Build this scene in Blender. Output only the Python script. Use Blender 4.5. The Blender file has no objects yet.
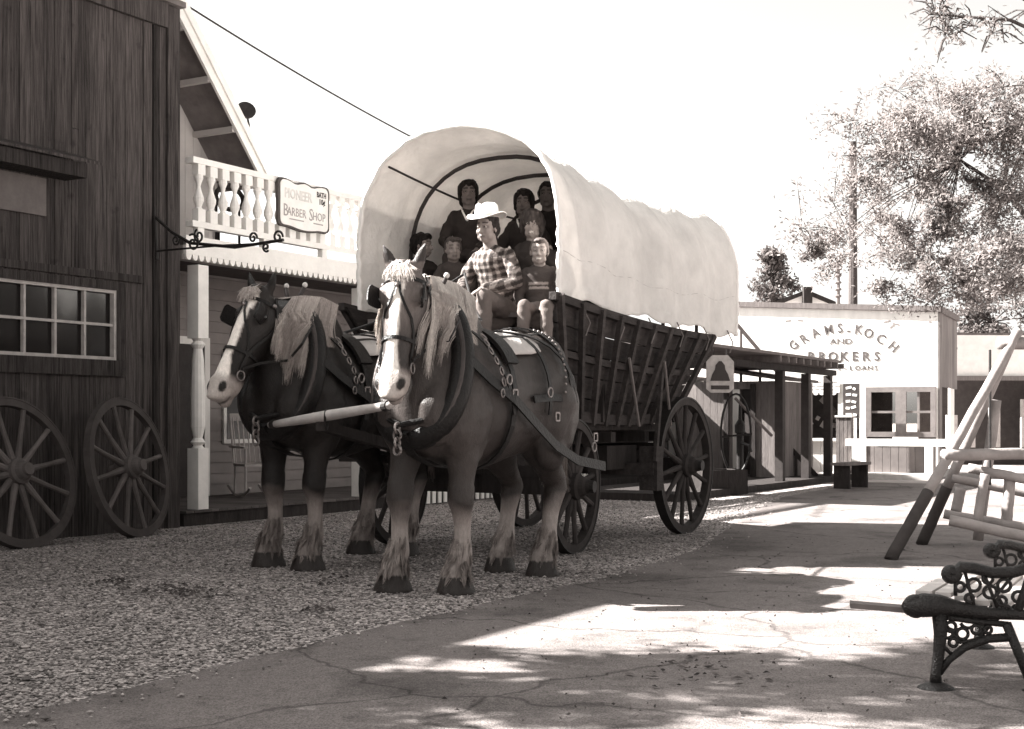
import bpy, math, random
import numpy as np
from mathutils import Vector as V, Matrix, noise
R = math.radians
random.seed(7)
scene = bpy.context.scene
C = scene.collection

# ------------------------------------------------------------------ camera, sky, sun, exposure
cam_d = bpy.data.cameras.new("camera"); cam = bpy.data.objects.new("camera", cam_d); C.objects.link(cam)
cam.location = (0, 0, 1.2); cam.rotation_euler = (R(90), 0, 0)
F = 1361.0; HOR = 422.0; EYE = 1.2
cam_d.sensor_width = 36; cam_d.lens = F/1024*36; cam_d.shift_y = (HOR-364.5)/1024
cam_d.clip_start = .1; cam_d.clip_end = 3000
scene.camera = cam
SUN_EL, SUN_AZ = 39.0, 12.0      # light travels towards +X, turned a little towards the camera
w = bpy.data.worlds.new("World"); scene.world = w; w.use_nodes = True
nt = w.node_tree; nt.nodes.clear()
sky = nt.nodes.new('ShaderNodeTexSky'); sky.sky_type = 'NISHITA'; sky.sun_disc = False
sky.sun_elevation = R(SUN_EL); sky.sun_rotation = R(-90+SUN_AZ); sky.dust_density = 3
bw = nt.nodes.new('ShaderNodeRGBToBW'); mx = nt.nodes.new('ShaderNodeMix'); mx.data_type = 'RGBA'; mx.blend_type = 'MULTIPLY'; mx.inputs[0].default_value = 1
bg = nt.nodes.new('ShaderNodeBackground'); bg.inputs[1].default_value = .060
ow = nt.nodes.new('ShaderNodeOutputWorld')
nt.links.new(sky.outputs[0], bw.inputs[0]); nt.links.new(bw.outputs[0], mx.inputs[6]); mx.inputs[7].default_value = (1, .985, .95, 1)
nt.links.new(mx.outputs[2], bg.inputs[0]); nt.links.new(bg.outputs[0], ow.inputs[0])
sun_d = bpy.data.lights.new("sun", 'SUN'); sun = bpy.data.objects.new("sun", sun_d); C.objects.link(sun)
sun_d.energy = 5.0; sun_d.angle = R(.5); sun_d.color = (1, .98, .94)
sun.rotation_euler = V((math.cos(R(SUN_EL))*math.cos(R(SUN_AZ)), -math.cos(R(SUN_EL))*math.sin(R(SUN_AZ)), -math.sin(R(SUN_EL)))).to_track_quat('-Z', 'Y').to_euler()
vs = scene.view_settings
vs.view_transform = 'Standard'; vs.look = 'None'; vs.gamma = 1; vs.use_curve_mapping = False
vs.exposure = 2.78

# ------------------------------------------------------------------ frames
A60 = R(60)
S = Matrix.Rotation(A60, 4, 'Z')                 # street frame: x = along the street (u), y = -v
def P(u, v, z=0): return S @ V((u, -v, z))
def at(px, py, Y): return V(((px-512)/F*Y, Y, EYE-(py-HOR)/F*Y))
def tint(v):
    k = max(0, min(1, v/.6))
    return (v*(1.13-.10*k), v*(.975+.015*k), v*(.945+.01*k), 1)

# ------------------------------------------------------------------ materials
MATS = {}
def mat(name, v, rough=.8, var=.25, scale=6, stretch=(1, 1, 1), bump=.15, bscale=None, metal=0, spec=.1, transl=0, extra=None, detail=5):
    if name in MATS: return MATS[name]
    m = bpy.data.materials.new(name); m.use_nodes = True; MATS[name] = m
    n = m.node_tree; L = n.links.new; b = n.nodes['Principled BSDF']; out = n.nodes['Material Output']
    tc = n.nodes.new('ShaderNodeTexCoord'); mp = n.nodes.new('ShaderNodeMapping'); mp.inputs['Scale'].default_value = stretch
    L(tc.outputs['Object'], mp.inputs[0])
    nz = n.nodes.new('ShaderNodeTexNoise'); nz.inputs['Scale'].default_value = scale; nz.inputs['Detail'].default_value = detail; nz.inputs['Roughness'].default_value = .65
    L(mp.outputs[0], nz.inputs['Vector'])
    mr = n.nodes.new('ShaderNodeMapRange'); mr.inputs[1].default_value = .25; mr.inputs[2].default_value = .75
    mr.inputs[3].default_value = 1-var; mr.inputs[4].default_value = 1+var
    L(nz.outputs[0], mr.inputs[0])
    at_ = n.nodes.new('ShaderNodeAttribute'); at_.attribute_name = 'tone'
    m1 = n.nodes.new('ShaderNodeMix'); m1.data_type = 'RGBA'; m1.blend_type = 'MULTIPLY'; m1.inputs[0].default_value = 1
    L(at_.outputs[0], m1.inputs[6]); m1.inputs[7].default_value = tint(v)
    m2 = n.nodes.new('ShaderNodeMix'); m2.data_type = 'RGBA'; m2.blend_type = 'MULTIPLY'; m2.inputs[0].default_value = 1
    L(m1.outputs[2], m2.inputs[6]); L(mr.outputs[0], m2.inputs[7])
    col = m2.outputs[2]
    if extra: col = extra(n, tc, col)
    L(col, b.inputs['Base Color'])
    b.inputs['Roughness'].default_value = rough; b.inputs['Metallic'].default_value = metal
    b.inputs['Specular IOR Level'].default_value = spec
    if bump:
        nb = n.nodes.new('ShaderNodeTexNoise'); nb.inputs['Scale'].default_value = bscale or scale*4; nb.inputs['Detail'].default_value = 4
        L(mp.outputs[0], nb.inputs['Vector'])
        bp = n.nodes.new('ShaderNodeBump'); bp.inputs['Strength'].default_value = bump; bp.inputs['Distance'].default_value = .02
        L(nb.outputs[0], bp.inputs['Height']); L(bp.outputs[0], b.inputs['Normal'])
    if transl:
        tr = n.nodes.new('ShaderNodeBsdfTranslucent'); L(col, tr.inputs[0])
        ms = n.nodes.new('ShaderNodeMixShader'); ms.inputs[0].default_value = transl
        L(b.outputs[0], ms.inputs[1]); L(tr.outputs[0], ms.inputs[2]); L(ms.outputs[0], out.inputs[0])
    return m
def stains(amount, scale, thr=.55, stretch=(1, 1, 1)):
    def f(n, tc, col):
        L = n.links.new
        mp = n.nodes.new('ShaderNodeMapping'); mp.inputs['Scale'].default_value = stretch; L(tc.outputs['Object'], mp.inputs[0])
        nz = n.nodes.new('ShaderNodeTexNoise'); nz.inputs['Scale'].default_value = scale; nz.inputs['Detail'].default_value = 6
        L(mp.outputs[0], nz.inputs['Vector'])
        mr = n.nodes.new('ShaderNodeMapRange'); mr.inputs[1].default_value = thr; mr.inputs[2].default_value = thr+.15
        mr.inputs[3].default_value = 1; mr.inputs[4].default_value = 1-amount; L(nz.outputs[0], mr.inputs[0])
        m2 = n.nodes.new('ShaderNodeMix'); m2.data_type = 'RGBA'; m2.blend_type = 'MULTIPLY'; m2.inputs[0].default_value = 1
        L(col, m2.inputs[6]); L(mr.outputs[0], m2.inputs[7]); return m2.outputs[2]
    return f
def gravel_cells(n, tc, col):
    L = n.links.new
    outs = col
    for sc, lo, hi in ((40, .30, 1.85), (95, .5, 1.55)):
        vo = n.nodes.new('ShaderNodeTexVoronoi'); vo.inputs['Scale'].default_value = sc; L(tc.outputs['Object'], vo.inputs['Vector'])
        b = n.nodes.new('ShaderNodeRGBToBW'); L(vo.outputs['Color'], b.inputs[0])
        mr = n.nodes.new('ShaderNodeMapRange'); mr.inputs[3].default_value = lo; mr.inputs[4].default_value = hi; mr.inputs[1].default_value = .2; mr.inputs[2].default_value = .8
        L(b.outputs[0], mr.inputs[0])
        m2 = n.nodes.new('ShaderNodeMix'); m2.data_type = 'RGBA'; m2.blend_type = 'MULTIPLY'; m2.inputs[0].default_value = 1
        L(outs, m2.inputs[6]); L(mr.outputs[0], m2.inputs[7]); outs = m2.outputs[2]
    return stains(.55, 2.6, .62)(n, tc, stains(.3, .6, .5)(n, tc, outs))
barnwood = mat('barn_wood', .062, .9, .75, 2.2, (24, 24, .9), .8, extra=lambda n, tc, c: stains(.55, 5, .64)(n, tc, stains(.5, 2.5, .55, (6, 6, .5))(n, tc, c)))
darkwood = mat('dark_wood', .032, .85, .4, 3, (5, 5, 1.2), .4)
wagonwood = mat('wagon_wood', .040, .8, .45, 4, (1, 4, 4), .4)
wheelwood = mat('wheel_wood', .040, .8, .35, 5, (1, 1, 1), .3)
greywood = mat('grey_wood', .15, .85, .3, 3, (6, 6, 1), .3)
palewood = mat('pale_wood', .5, .7, .2, 4, (1, 1, 1), .2)
logwood = mat('log_wood', .25, .75, .25, 5, (1, 1, 1), .3)
white = mat('white_paint', .78, .6, .1, 5, (1, 1, 1), .1)
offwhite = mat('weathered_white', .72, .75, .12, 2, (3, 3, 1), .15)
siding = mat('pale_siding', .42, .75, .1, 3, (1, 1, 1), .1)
roofm = mat('shingle_roof', .12, .9, .35, 5, (1, 1, 1), .5)
iron = mat('black_iron', .018, .55, .3, 20, (1, 1, 1), .2, spec=.2)
steel = mat('worn_steel', .22, .42, .5, 20, (1, 1, 1), .2, metal=.9)
leather = mat('black_leather', .010, .45, .4, 15, (1, 1, 1), .35, spec=.22)
canvas = mat('canvas', .76, .9, .12, 3.2, (1, 1, 1), .7, 16, transl=.15, extra=stains(.12, 1.2, .5, (1, 1, .6)))
canvas_hem = mat('canvas_hem', .82, .9, .05, 3, (1, 1, 1), .2)
cloth = mat('pale_cloth', .45, .9, .15, 8, (1, 1, 1), .3)
fabric = mat('clothing', 1, .9, .12, 25, (1, 1, 1), .25)
coatm = mat('horse_coat', 1, .42, .22, 60, (1, 1, .35), .35, 170, spec=.22)
hairm = mat('hair', 1, .6, .2, 40, (1, 1, 1), .1)
skinm = mat('skin', 1, .6, .05, 20, (1, 1, 1), .05)
eyem = mat('eye', 1, .15, 0, 5, (1, 1, 1), 0, spec=.6)
glassm = mat('dark_glass', .015, .12, .2, 3, (1, 1, 1), .02, spec=.3)
gravelm = mat('gravel', .24, .95, .15, 3, (1, 1, 1), .9, 45, extra=gravel_cells)
stonem = mat('pebble', .27, .9, .2, 30, (1, 1, 1), .2)
def asphalt(n, tc, col):
    L = n.links.new
    vo = n.nodes.new('ShaderNodeTexVoronoi'); vo.inputs['Scale'].default_value = 160; L(tc.outputs['Object'], vo.inputs['Vector'])
    b = n.nodes.new('ShaderNodeRGBToBW'); L(vo.outputs['Color'], b.inputs[0])
    mr = n.nodes.new('ShaderNodeMapRange'); mr.inputs[3].default_value = .7; mr.inputs[4].default_value = 1.35; mr.inputs[1].default_value = .2; mr.inputs[2].default_value = .8; L(b.outputs[0], mr.inputs[0])
    m2 = n.nodes.new('ShaderNodeMix'); m2.data_type = 'RGBA'; m2.blend_type = 'MULTIPLY'; m2.inputs[0].default_value = 1; L(col, m2.inputs[6]); L(mr.outputs[0], m2.inputs[7])
    mp = n.nodes.new('ShaderNodeMapping'); L(tc.outputs['Object'], mp.inputs[0])
    nz = n.nodes.new('ShaderNodeTexNoise'); nz.inputs['Scale'].default_value = 1.7; nz.inputs['Detail'].default_value = 4; L(mp.outputs[0], nz.inputs['Vector'])
    mm = n.nodes.new('ShaderNodeMix'); mm.data_type = 'RGBA'; mm.inputs[0].default_value = .35; L(mp.outputs[0], mm.inputs[6]); L(nz.outputs['Color'], mm.inputs[7])
    v2 = n.nodes.new('ShaderNodeTexVoronoi'); v2.feature = 'DISTANCE_TO_EDGE'; v2.inputs['Scale'].default_value = .75; L(mm.outputs[2], v2.inputs['Vector'])
    m3 = n.nodes.new('ShaderNodeMapRange'); m3.inputs[1].default_value = .002; m3.inputs[2].default_value = .010; m3.inputs[3].default_value = .55; m3.inputs[4].default_value = 1; L(v2.outputs['Distance'], m3.inputs[0])
    m4 = n.nodes.new('ShaderNodeMix'); m4.data_type = 'RGBA'; m4.blend_type = 'MULTIPLY'; m4.inputs[0].default_value = 1; L(m2.outputs[2], m4.inputs[6]); L(m3.outputs[0], m4.inputs[7])
    return stains(.35, 1.1, .5)(n, tc, stains(.25, 5, .55)(n, tc, m4.outputs[2]))
pathm = mat('path_asphalt', .165, .92, .16, 14, (1, 1, 1), .5, 140, extra=asphalt, detail=9)
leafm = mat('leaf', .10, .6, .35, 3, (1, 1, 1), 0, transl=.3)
leafd = mat('leaf_dark', .06, .6, .35, 3, (1, 1, 1), 0, transl=.15)
barkm = mat('bark', .07, .95, .4, 6, (3, 3, .6), .7)
paintd = mat('dark_paint', .05, .6, .1, 10, (1, 1, 1), .05)
paintf = mat('faded_paint', .42, .8, .15, 10, (1, 1, 1), .05)
paintg = mat('grey_paint', .22, .8, .35, 12, (1, 1, 1), .05)

# ------------------------------------------------------------------ object bookkeeping
INV = {}
def tag(o, label=None, cat=None, group=None, kind=None):
    if label: o['label'] = label
    if cat: o['category'] = cat
    if group: o['group'] = group
    if kind: o['kind'] = kind
    return o
def thing(name, label, cat, loc=(0, 0, 0), rotz=0, group=None):
    o = bpy.data.objects.new(name, None); C.objects.link(o)
    o.location = loc; o.rotation_euler = (0, 0, rotz); o.empty_display_size = .2
    INV[o.name] = (Matrix.Translation(V(loc)) @ Matrix.Rotation(rotz, 4, 'Z')).inverted()
    return tag(o, label, cat, group)
def copy_tree(o, parent=None):
    c = o.copy(); C.objects.link(c); c.parent = parent
    for ch in list(o.children): copy_tree(ch, c)
    return c

class MB:
    def __init__(s): s.v = []; s.f = []; s.t = []; s.tone = 1.0; s.M = None
    def add(s, vs_, fs):
        b = len(s.v)
        if s.M: vs_ = [s.M @ V(p) for p in vs_]
        s.v += [tuple(p) for p in vs_]; s.f += [tuple(i+b for i in f) for f in fs]; s.t += [s.tone]*len(fs)
    def box(s, lo, hi):
        x0, y0, z0 = lo; x1, y1, z1 = hi
        s.add([(x0,y0,z0),(x1,y0,z0),(x1,y1,z0),(x0,y1,z0),(x0,y0,z1),(x1,y0,z1),(x1,y1,z1),(x0,y1,z1)],
              [(0,3,2,1),(4,5,6,7),(0,1,5,4),(1,2,6,5),(2,3,7,6),(3,0,4,7)])
    def bar(s, p, q, w_, h_, up=(0, 0, 1), w2=None, h2=None):
        p, q = V(p), V(q); T = (q-p).normalized(); up = V(up)
        if abs(T.dot(up)) > .98: up = V((1, 0, 0))
        B = T.cross(up).normalized(); U = B.cross(T); w2 = w2 or w_; h2 = h2 or h_
        vs_ = [c+B*sx*a/2+U*sz*b/2 for c, a, b in ((p, w_, h_), (q, w2, h2)) for sx, sz in ((-1,-1),(1,-1),(1,1),(-1,1))]
        s.add(vs_, [(0,3,2,1),(4,5,6,7),(0,1,5,4),(1,2,6,5),(2,3,7,6),(3,0,4,7)])
    def loft(s, rings, closed=False, cap=True):
        n = len(rings[0]); vs_ = [p for r in rings for p in r]; fs = []
        m = len(rings)
        for i in range(m if closed else m-1):
            for j in range(n):
                a, b = i*n+j, i*n+(j+1) % n; c, d = ((i+1) % m)*n+(j+1) % n, ((i+1) % m)*n+j
                fs.append((a, b, c, d))
        if cap and not closed: fs += [tuple(reversed(range(n))), tuple((m-1)*n+j for j in range(n))]
        s.add(vs_, fs)
    def tube(s, pts, r, n=8, closed=False, side=None, flat=1.0, round_ends=False):
        pts = [V(p) for p in pts]; m = len(pts)
        rs = list(r) if hasattr(r, '__len__') else [r]*m
        if round_ends:
            T0 = (pts[1]-pts[0]).normalized(); T1 = (pts[-1]-pts[-2]).normalized(); np_, nr = [], []
            for k in (80, 60, 35): a = R(k); np_.append(pts[0]-T0*rs[0]*math.sin(a)); nr.append(rs[0]*math.cos(a))
            np_ += pts; nr += rs
            for k in (35, 60, 80): a = R(k); np_.append(pts[-1]+T1*rs[-1]*math.sin(a)); nr.append(rs[-1]*math.cos(a))
            pts, rs, m = np_, nr, len(np_)
        rings = []; N = None
        for i in range(m):
            if closed: T = (pts[(i+1) % m]-pts[i-1]).normalized()
            else: T = (pts[min(i+1, m-1)]-pts[max(i-1, 0)]).normalized()
            if side is not None: N = (V(side)-T*T.dot(V(side))).normalized()
            elif N is None:
                N = T.orthogonal().normalized()
            else:
                N = N-T*T.dot(N); N = N.normalized() if N.length > 1e-6 else T.orthogonal().normalized()
            B = T.cross(N)
            rings.append([pts[i]+N*rs[i]*math.cos(2*math.pi*k/n)+B*rs[i]*flat*math.sin(2*math.pi*k/n) for k in range(n)])
        s.loft(rings, closed)
    def ell(s, c, r, n=12, M=None):
        c = V(c); r = r if hasattr(r, '__len__') else (r, r, r); rings = []
        m = max(6, n//2+1)
        for i in range(m+1):
            a = math.pi*(i+.02)/(m+.04)-math.pi/2
            ring = []
            for k in range(n):
                b = 2*math.pi*k/n; p = V((r[0]*math.cos(a)*math.cos(b), r[1]*math.cos(a)*math.sin(b), r[2]*math.sin(a)))
                ring.append(c+(M @ p if M else p))
            rings.append(ring)
        s.loft(rings)
    def lathe(s, prof, base, n=12, axis=(0, 0, 1)):
        ax = V(axis).normalized(); N = ax.orthogonal().normalized(); B = ax.cross(N); base = V(base)
        s.loft([[base+ax*z+(N*math.cos(2*math.pi*k/n)+B*math.sin(2*math.pi*k/n))*r for k in range(n)] for r, z in prof])
    def strand(s, pts, w_, nrm):
        vs_ = []; m = len(pts); nrm = V(nrm)
        for i, p in enumerate(pts):
            p = V(p); T = V(pts[min(i+1, m-1)])-V(pts[max(i-1, 0)]); B = T.cross(nrm)
            B = B.normalized() if B.length > 1e-7 else V((1, 0, 0)); k = w_*(1-.8*(i/(m-1))**2)
            vs_ += [p-B*k, p+B*k, p+nrm*k*.5]
        fs = []
        for i in range(m-1):
            a = i*3; fs += [(a, a+1, a+4, a+3), (a+1, a+2, a+5, a+4), (a+2, a, a+3, a+5)]
        s.add(vs_, fs)
    def strap(s, pts, nrms, w_, th=.008):
        rings = []; m = len(pts)
        for i in range(m):
            T = (V(pts[min(i+1, m-1)])-V(pts[max(i-1, 0)])).normalized(); N = V(nrms[i]); N = (N-T*T.dot(N)).normalized(); B = T.cross(N); p = V(pts[i])
            rings.append([p-B*w_/2, p+B*w_/2, p+B*w_/2+N*th, p-B*w_/2+N*th])
        s.loft(rings)
    def mesh(s, name):
        me = bpy.data.meshes.new(name); me.from_pydata(s.v, [], s.f); return me
    def build(s, name, m, parent=None, frame=None, smooth=False, loc=None, rotz=0, fuse=None, paint=None, disp=None, label=None):
        """frame: None = vertices already in the parent's local space, else a matrix to world space"""
        me = s.mesh(name)
        if fuse:
            me.validate()
            tmp = bpy.data.objects.new('tmp', me); C.objects.link(tmp)
            md = tmp.modifiers.new('r', 'REMESH'); md.mode = 'VOXEL'; md.voxel_size = fuse[0]
            ms = tmp.modifiers.new('s', 'SMOOTH'); ms.factor = .5; ms.iterations = fuse[1]
            dg = bpy.context.evaluated_depsgraph_get(); me2 = bpy.data.meshes.new_from_object(tmp.evaluated_get(dg))
            bpy.data.objects.remove(tmp); bpy.data.meshes.remove(me); me = me2; me.name = name; smooth = True
            if disp:
                ns = [V(v.normal) for v in me.vertices]
                for v, nn in zip(me.vertices, ns): v.co += nn*disp(v.co)
            ca = me.color_attributes.new('tone', 'FLOAT_COLOR', 'POINT')
            buf = np.ones((len(me.vertices), 4), dtype=np.float32)
            for i, v in enumerate(me.vertices):
                c = paint(v.co) if paint else (s.tone if not hasattr(s.tone, '__len__') else s.tone)
                if not hasattr(c, '__len__'): c = tint(c)[:3]
                buf[i, :3] = c[:3]
            ca.data.foreach_set('color', buf.ravel())
        else:
            ca = me.color_attributes.new('tone', 'FLOAT_COLOR', 'CORNER')
            buf = np.ones((len(me.loops), 4), dtype=np.float32); k = 0
            for f, t in zip(s.f, s.t):
                t = t if not hasattr(t, '__len__') else t
                for _ in f: buf[k, :3] = t; k += 1
            ca.data.foreach_set('color', buf.ravel())
        me.materials.append(m)
        o = bpy.data.objects.new(name, me); C.objects.link(o)
        if parent is not None:
            o.parent = parent; inv = INV[parent.name]; INV[o.name] = inv
            if frame is not None: me.transform(inv @ frame)
        else:
            loc = V(loc or (0, 0, 0)); Mw = Matrix.Translation(loc) @ Matrix.Rotation(rotz, 4, 'Z')
            if frame is not None: me.transform(Mw.inverted() @ frame)
            o.location = loc; o.rotation_euler = (0, 0, rotz); INV[o.name] = Mw.inverted()
        if smooth: me.shade_smooth()
        if label: o['label'] = label
        me.update()
        return o
I4 = Matrix.Identity(4)
def text_mesh(mb, body, M, size, depth=.006, bold=.0, shear=0, align='CENTER', width=1):
    cu = bpy.data.curves.new('t', 'FONT'); cu.body = body; cu.size = size; cu.extrude = depth/2; cu.offset = bold; cu.align_x = align; cu.shear = shear; cu.resolution_u = 2
    o = bpy.data.objects.new('t', cu); C.objects.link(o)
    dg = bpy.context.evaluated_depsgraph_get(); me = bpy.data.meshes.new_from_object(o.evaluated_get(dg))
    mb.add([M @ V((v.co.x*width, v.co.y, v.co.z)) for v in me.vertices], [tuple(p.vertices) for p in me.polygons])
    bpy.data.objects.remove(o); bpy.data.curves.remove(cu); bpy.data.meshes.remove(me)
def u_on(px, v):
    k = (px-512)/F; return -v*(.8660254+.5*k)/(.5-.8660254*k)
def z_on(px, py, v):
    u = u_on(px, v); Y = .8660254*u-.5*v; return EYE-(py-HOR)/F*Y

# ------------------------------------------------------------------ ground, gravel, path
mb = MB(); mb.add([(-300, -60, 0), (300, -60, 0), (300, 900, 0), (-300, 900, 0)], [(0, 1, 2, 3)])
o = mb.build('ground', mat('bare_earth', .30, .95, .15, .6, (1, 1, 1), .4, 30)); o['kind'] = 'structure'
# gravel strip along the shops
edge = [(-3.0, -4.55), (4, -4.62), (6.5, -4.7), (8, -4.72), (9.2, -4.66), (10.5, -4.78), (12, -4.95), (14, -5.5), (17, -6.3), (21, -7.2), (27, -7.6)]
def edge_pts():
    out = []
    for (a, b), (c, d) in zip(edge[:-1], edge[1:]):
        n = max(2, int((c-a)/.12))
        for i in range(n):
            t = i/n; u = a+(c-a)*t; vv = b+(d-b)*t; vv += .05*noise.noise(V((u*1.7, 0, 3)))+.035*noise.noise(V((u*7, 1, 3)))
            out.append((u, vv))
    out.append(edge[-1]); return out
EP = edge_pts()
def edge_v(u):
    for (a, b), (c, d) in zip(EP[:-1], EP[1:]):
        if a <= u <= c: return b+(d-b)*(u-a)/(c-a+1e-9)
    return -4.6
mb = MB(); vs_ = []
for u, vv in EP: vs_ += [P(u, vv+.07+.04*noise.noise(V((u*11, 2, 0))), .0033), P(u, vv, .007), P(u, -19, .007)]
mb.add(vs_, [(3*i+q, 3*i+3+q, 3*i+4+q, 3*i+1+q) for i in range(len(EP)-1) for q in (0, 1)])
o = mb.build('gravel', gravelm); o['kind'] = 'structure'
mb = MB(); vs_ = []
for u, vv in EP: vs_ += [P(u, vv-.35, .003), P(u, 5, .003)]
mb.add(vs_, [(2*i, 2*i+2, 2*i+3, 2*i+1) for i in range(len(EP)-1)])
o = mb.build('path', pathm); o['kind'] = 'structure'
# real stones on the gravel
mb = MB(); rs = random.Random(3)
ico = [(0, 0, 1), (.89, 0, .35), (.28, .85, .35), (-.72, .53, .35), (-.72, -.53, .35), (.28, -.85, .35), (0, 0, -.4)]
icf = [(0, 1, 2), (0, 2, 3), (0, 3, 4), (0, 4, 5), (0, 5, 1), (6, 2, 1), (6, 3, 2), (6, 4, 3), (6, 5, 4), (6, 1, 5)]
cnt = 0
while cnt < 26000:
    Y = 4.4+rs.random()**1.8*17; X = rs.uniform(-.45, .35)*Y
    u = .5*X+.866*Y; vv = .866*X-.5*Y
    if vv < -10.9 or vv > edge_v(u)+(.5*rs.random()**2 if rs.random() < .25 else .07*rs.random()) or u > 24: continue
    r = rs.uniform(.006, .016)*(1.5 if rs.random() < .12 else 1)
    c = V((X, Y, .006+r*.2)); a = rs.uniform(0, 6.28); ca, sa = math.cos(a), math.sin(a); fx, fy = rs.uniform(.7, 1.4), rs.uniform(.6, 1)
    mb.tone = rs.choice([.45, .7, .9, 1.1, 1.3, 1.7])
    mb.add([c+V(((x*fx*ca-y*fy*sa)*r, (x*fx*sa+y*fy*ca)*r, z*r*.75)) for x, y, z in ico], icf); cnt += 1
o = mb.build('gravel_stones', stonem); tag(o, 'loose pale gravel stones strewn over the strip under the horses', 'gravel', kind='stuff')
# dry leaves and crumbs on the path
mb = MB()
for i in range(520):
    if i < 60: p = at(rs.gauss(700, 45), rs.gauss(672, 9), 1); Y = EYE*F/(rs.gauss(672, 10)-HOR)
    else: Y = rs.uniform(5.4, 14)
    X = rs.uniform(-.05, .33)*Y if i >= 60 else rs.gauss(.135, .03)*Y
    r = rs.uniform(.006, .018) if i < 60 else rs.uniform(.003, .009)
    a = rs.uniform(0, 6.28); c = V((X, Y, .008)); mb.tone = rs.uniform(.5, 2.6)
    mb.add([c+V((math.cos(a+k*1.57)*r*(1.6 if k % 2 else .8), math.sin(a+k*1.57)*r*(1.6 if k % 2 else .8), rs.uniform(.0, .012))) for k in range(4)]+[c+V((0, 0, .012))], [(0, 1, 4), (1, 2, 4), (2, 3, 4), (3, 0, 4), (3, 2, 1, 0)])
for (px_, py_, sx_, sy_, n2) in ((178, 593, 22, 4, 130), (110, 584, 12, 3, 50), (330, 582, 14, 3, 40), (320, 612, 10, 2, 30)):
    for i in range(n2):
        Y = EYE*F/(rs.gauss(py_, sy_)-HOR); X = (rs.gauss(px_, sx_)-512)/F*Y; r = rs.uniform(.006, .024); a = rs.uniform(0, 6.28); c = V((X, Y, .012)); mb.tone = rs.uniform(.5, 2)
        mb.add([c+V((math.cos(a+k*1.57)*r, math.sin(a+k*1.57)*r, rs.uniform(0, .008))) for k in range(4)]+[c+V((0, 0, r*.9))], [(0, 1, 4), (1, 2, 4), (2, 3, 4), (3, 0, 4), (3, 2, 1, 0)])
o = mb.build('leaf_litter', mat('litter', .05, .9)); tag(o, 'dry leaf crumbs scattered over the path in front of the horses', 'leaf litter', kind='stuff')

# ------------------------------------------------------------------ barn
barn = thing('barn', 'tall dark barn of rough vertical boards with a low paned window', 'barn', P(11.4, -11, 0), A60)
def sb(lo, hi, mb):  # box in street coordinates (u,v,z)
    mb.box((lo[0], -hi[1], lo[2]), (hi[0], -lo[1], hi[2]))
BT = 5.85
W0, W1, WZ0, WZ1 = 8.35, u_on(118, -10.95), 1.86, 2.61
mb = MB(); u = -9.0; rb = random.Random(5)
while u < 11.25:
    w_ = rb.choice([.09, .11, .13, .15]); u2 = min(u+w_, 11.27)
    d = rb.uniform(0, .014); mb.tone = rb.uniform(.72, 1.2)
    segs = [(0, BT-.02)]
    if u2 > W0 and u < W1: segs = [(0, WZ0-.02), (WZ1+.02, BT-.02)]
    for a, b in segs:
        if b-a > 3 and rb.random() < .12:
            c = rb.uniform(a+1, b-1); sb((u+.004, -11.03, a), (u2-.004, -11+d, c-.003), mb); mb.tone *= rb.uniform(.8, 1.2); sb((u+.004, -11.03, c+.003), (u2-.004, -11+d+.003, b), mb)
        else: sb((u+.002, -11.03, a), (u2-.002, -11+d, b), mb)
    u = u2
mb.build('board_wall', barnwood, barn, S)
mb = MB(); mb.tone = .35
sb((-9, -11.2, 0), (W0, -11.05, BT-.05), mb); sb((W1, -11.2, 0), (11.3, -11.05, BT-.05), mb); sb((W0, -11.2, 0), (W1, -11.05, WZ0), mb); sb((W0, -11.2, WZ1), (W1, -11.05, BT-.05), mb)
sb((11.18, -17.5, 0), (11.38, -11.2, BT-.05), mb)
mb.build('backing_wall', barnwood, barn, S)
mb = MB(); mb.tone = .9; sb((11.27, -11.15, 0), (11.46, -10.955, BT+.02), mb); mb.tone = .45; sb((11.07, -11.0, 0), (11.12, -10.972, BT-.2), mb)
mb.build('corner_post', barnwood, barn, S)
mb = MB(); mb.tone = .95; sb((-9, -11.1, BT-.24), (11.262, -10.94, BT+.03), mb); mb.build('cornice_board', barnwood, barn, S)
mb = MB(); sb((-9, -17.5, BT+.035), (11.5, -10.9, BT+.1), mb); mb.build('roof', roofm, barn, S)
mb = MB(); mb.tone = .75
cz = .11
sb((W0-cz, -11.0, WZ0-cz-.06), (W1+cz, -10.955, WZ0), mb); sb((W1, -11.0, WZ0+.002), (W1+cz, -10.958, WZ1), mb); sb((W0-cz, -11.0, WZ1), (W1+cz, -10.955, WZ1+.09), mb)
mb.tone = .8; sb((u_on(88, -10.95)-3, -11.0, 2.72), (10.9, -10.965, 2.80), mb)
cas = mb.build('window_casing', barnwood, barn, S)
mb = MB(); ft = .035
sb((W0, -11.04, WZ0), (W1, -10.975, WZ0+ft), mb); sb((W0, -11.04, WZ1-ft), (W1, -10.975, WZ1), mb); sb((W1-ft, -11.04, WZ0), (W1, -10.972, WZ1), mb)
win = mb.build('window', mat('worn_white', .38, .8, .3, 8), barn, S)
mb = MB(); k = W1-ft
while k > W0:
    k -= .39; sb((k-.014, -11.03, WZ0+.03), (k+.014, -10.985, WZ1-.03), mb)
zc = (WZ0+WZ1)/2; sb((W0, -11.03, zc-.014), (W1-.03, -10.987, zc+.014), mb)
mb.build('muntin', mat('worn_white', .38), win, S)
mb = MB(); sb((W0, -11.045, WZ0+.01), (W1-.01, -11.035, WZ1-.01), mb); mb.build('pane', glassm, win, S)
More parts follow.
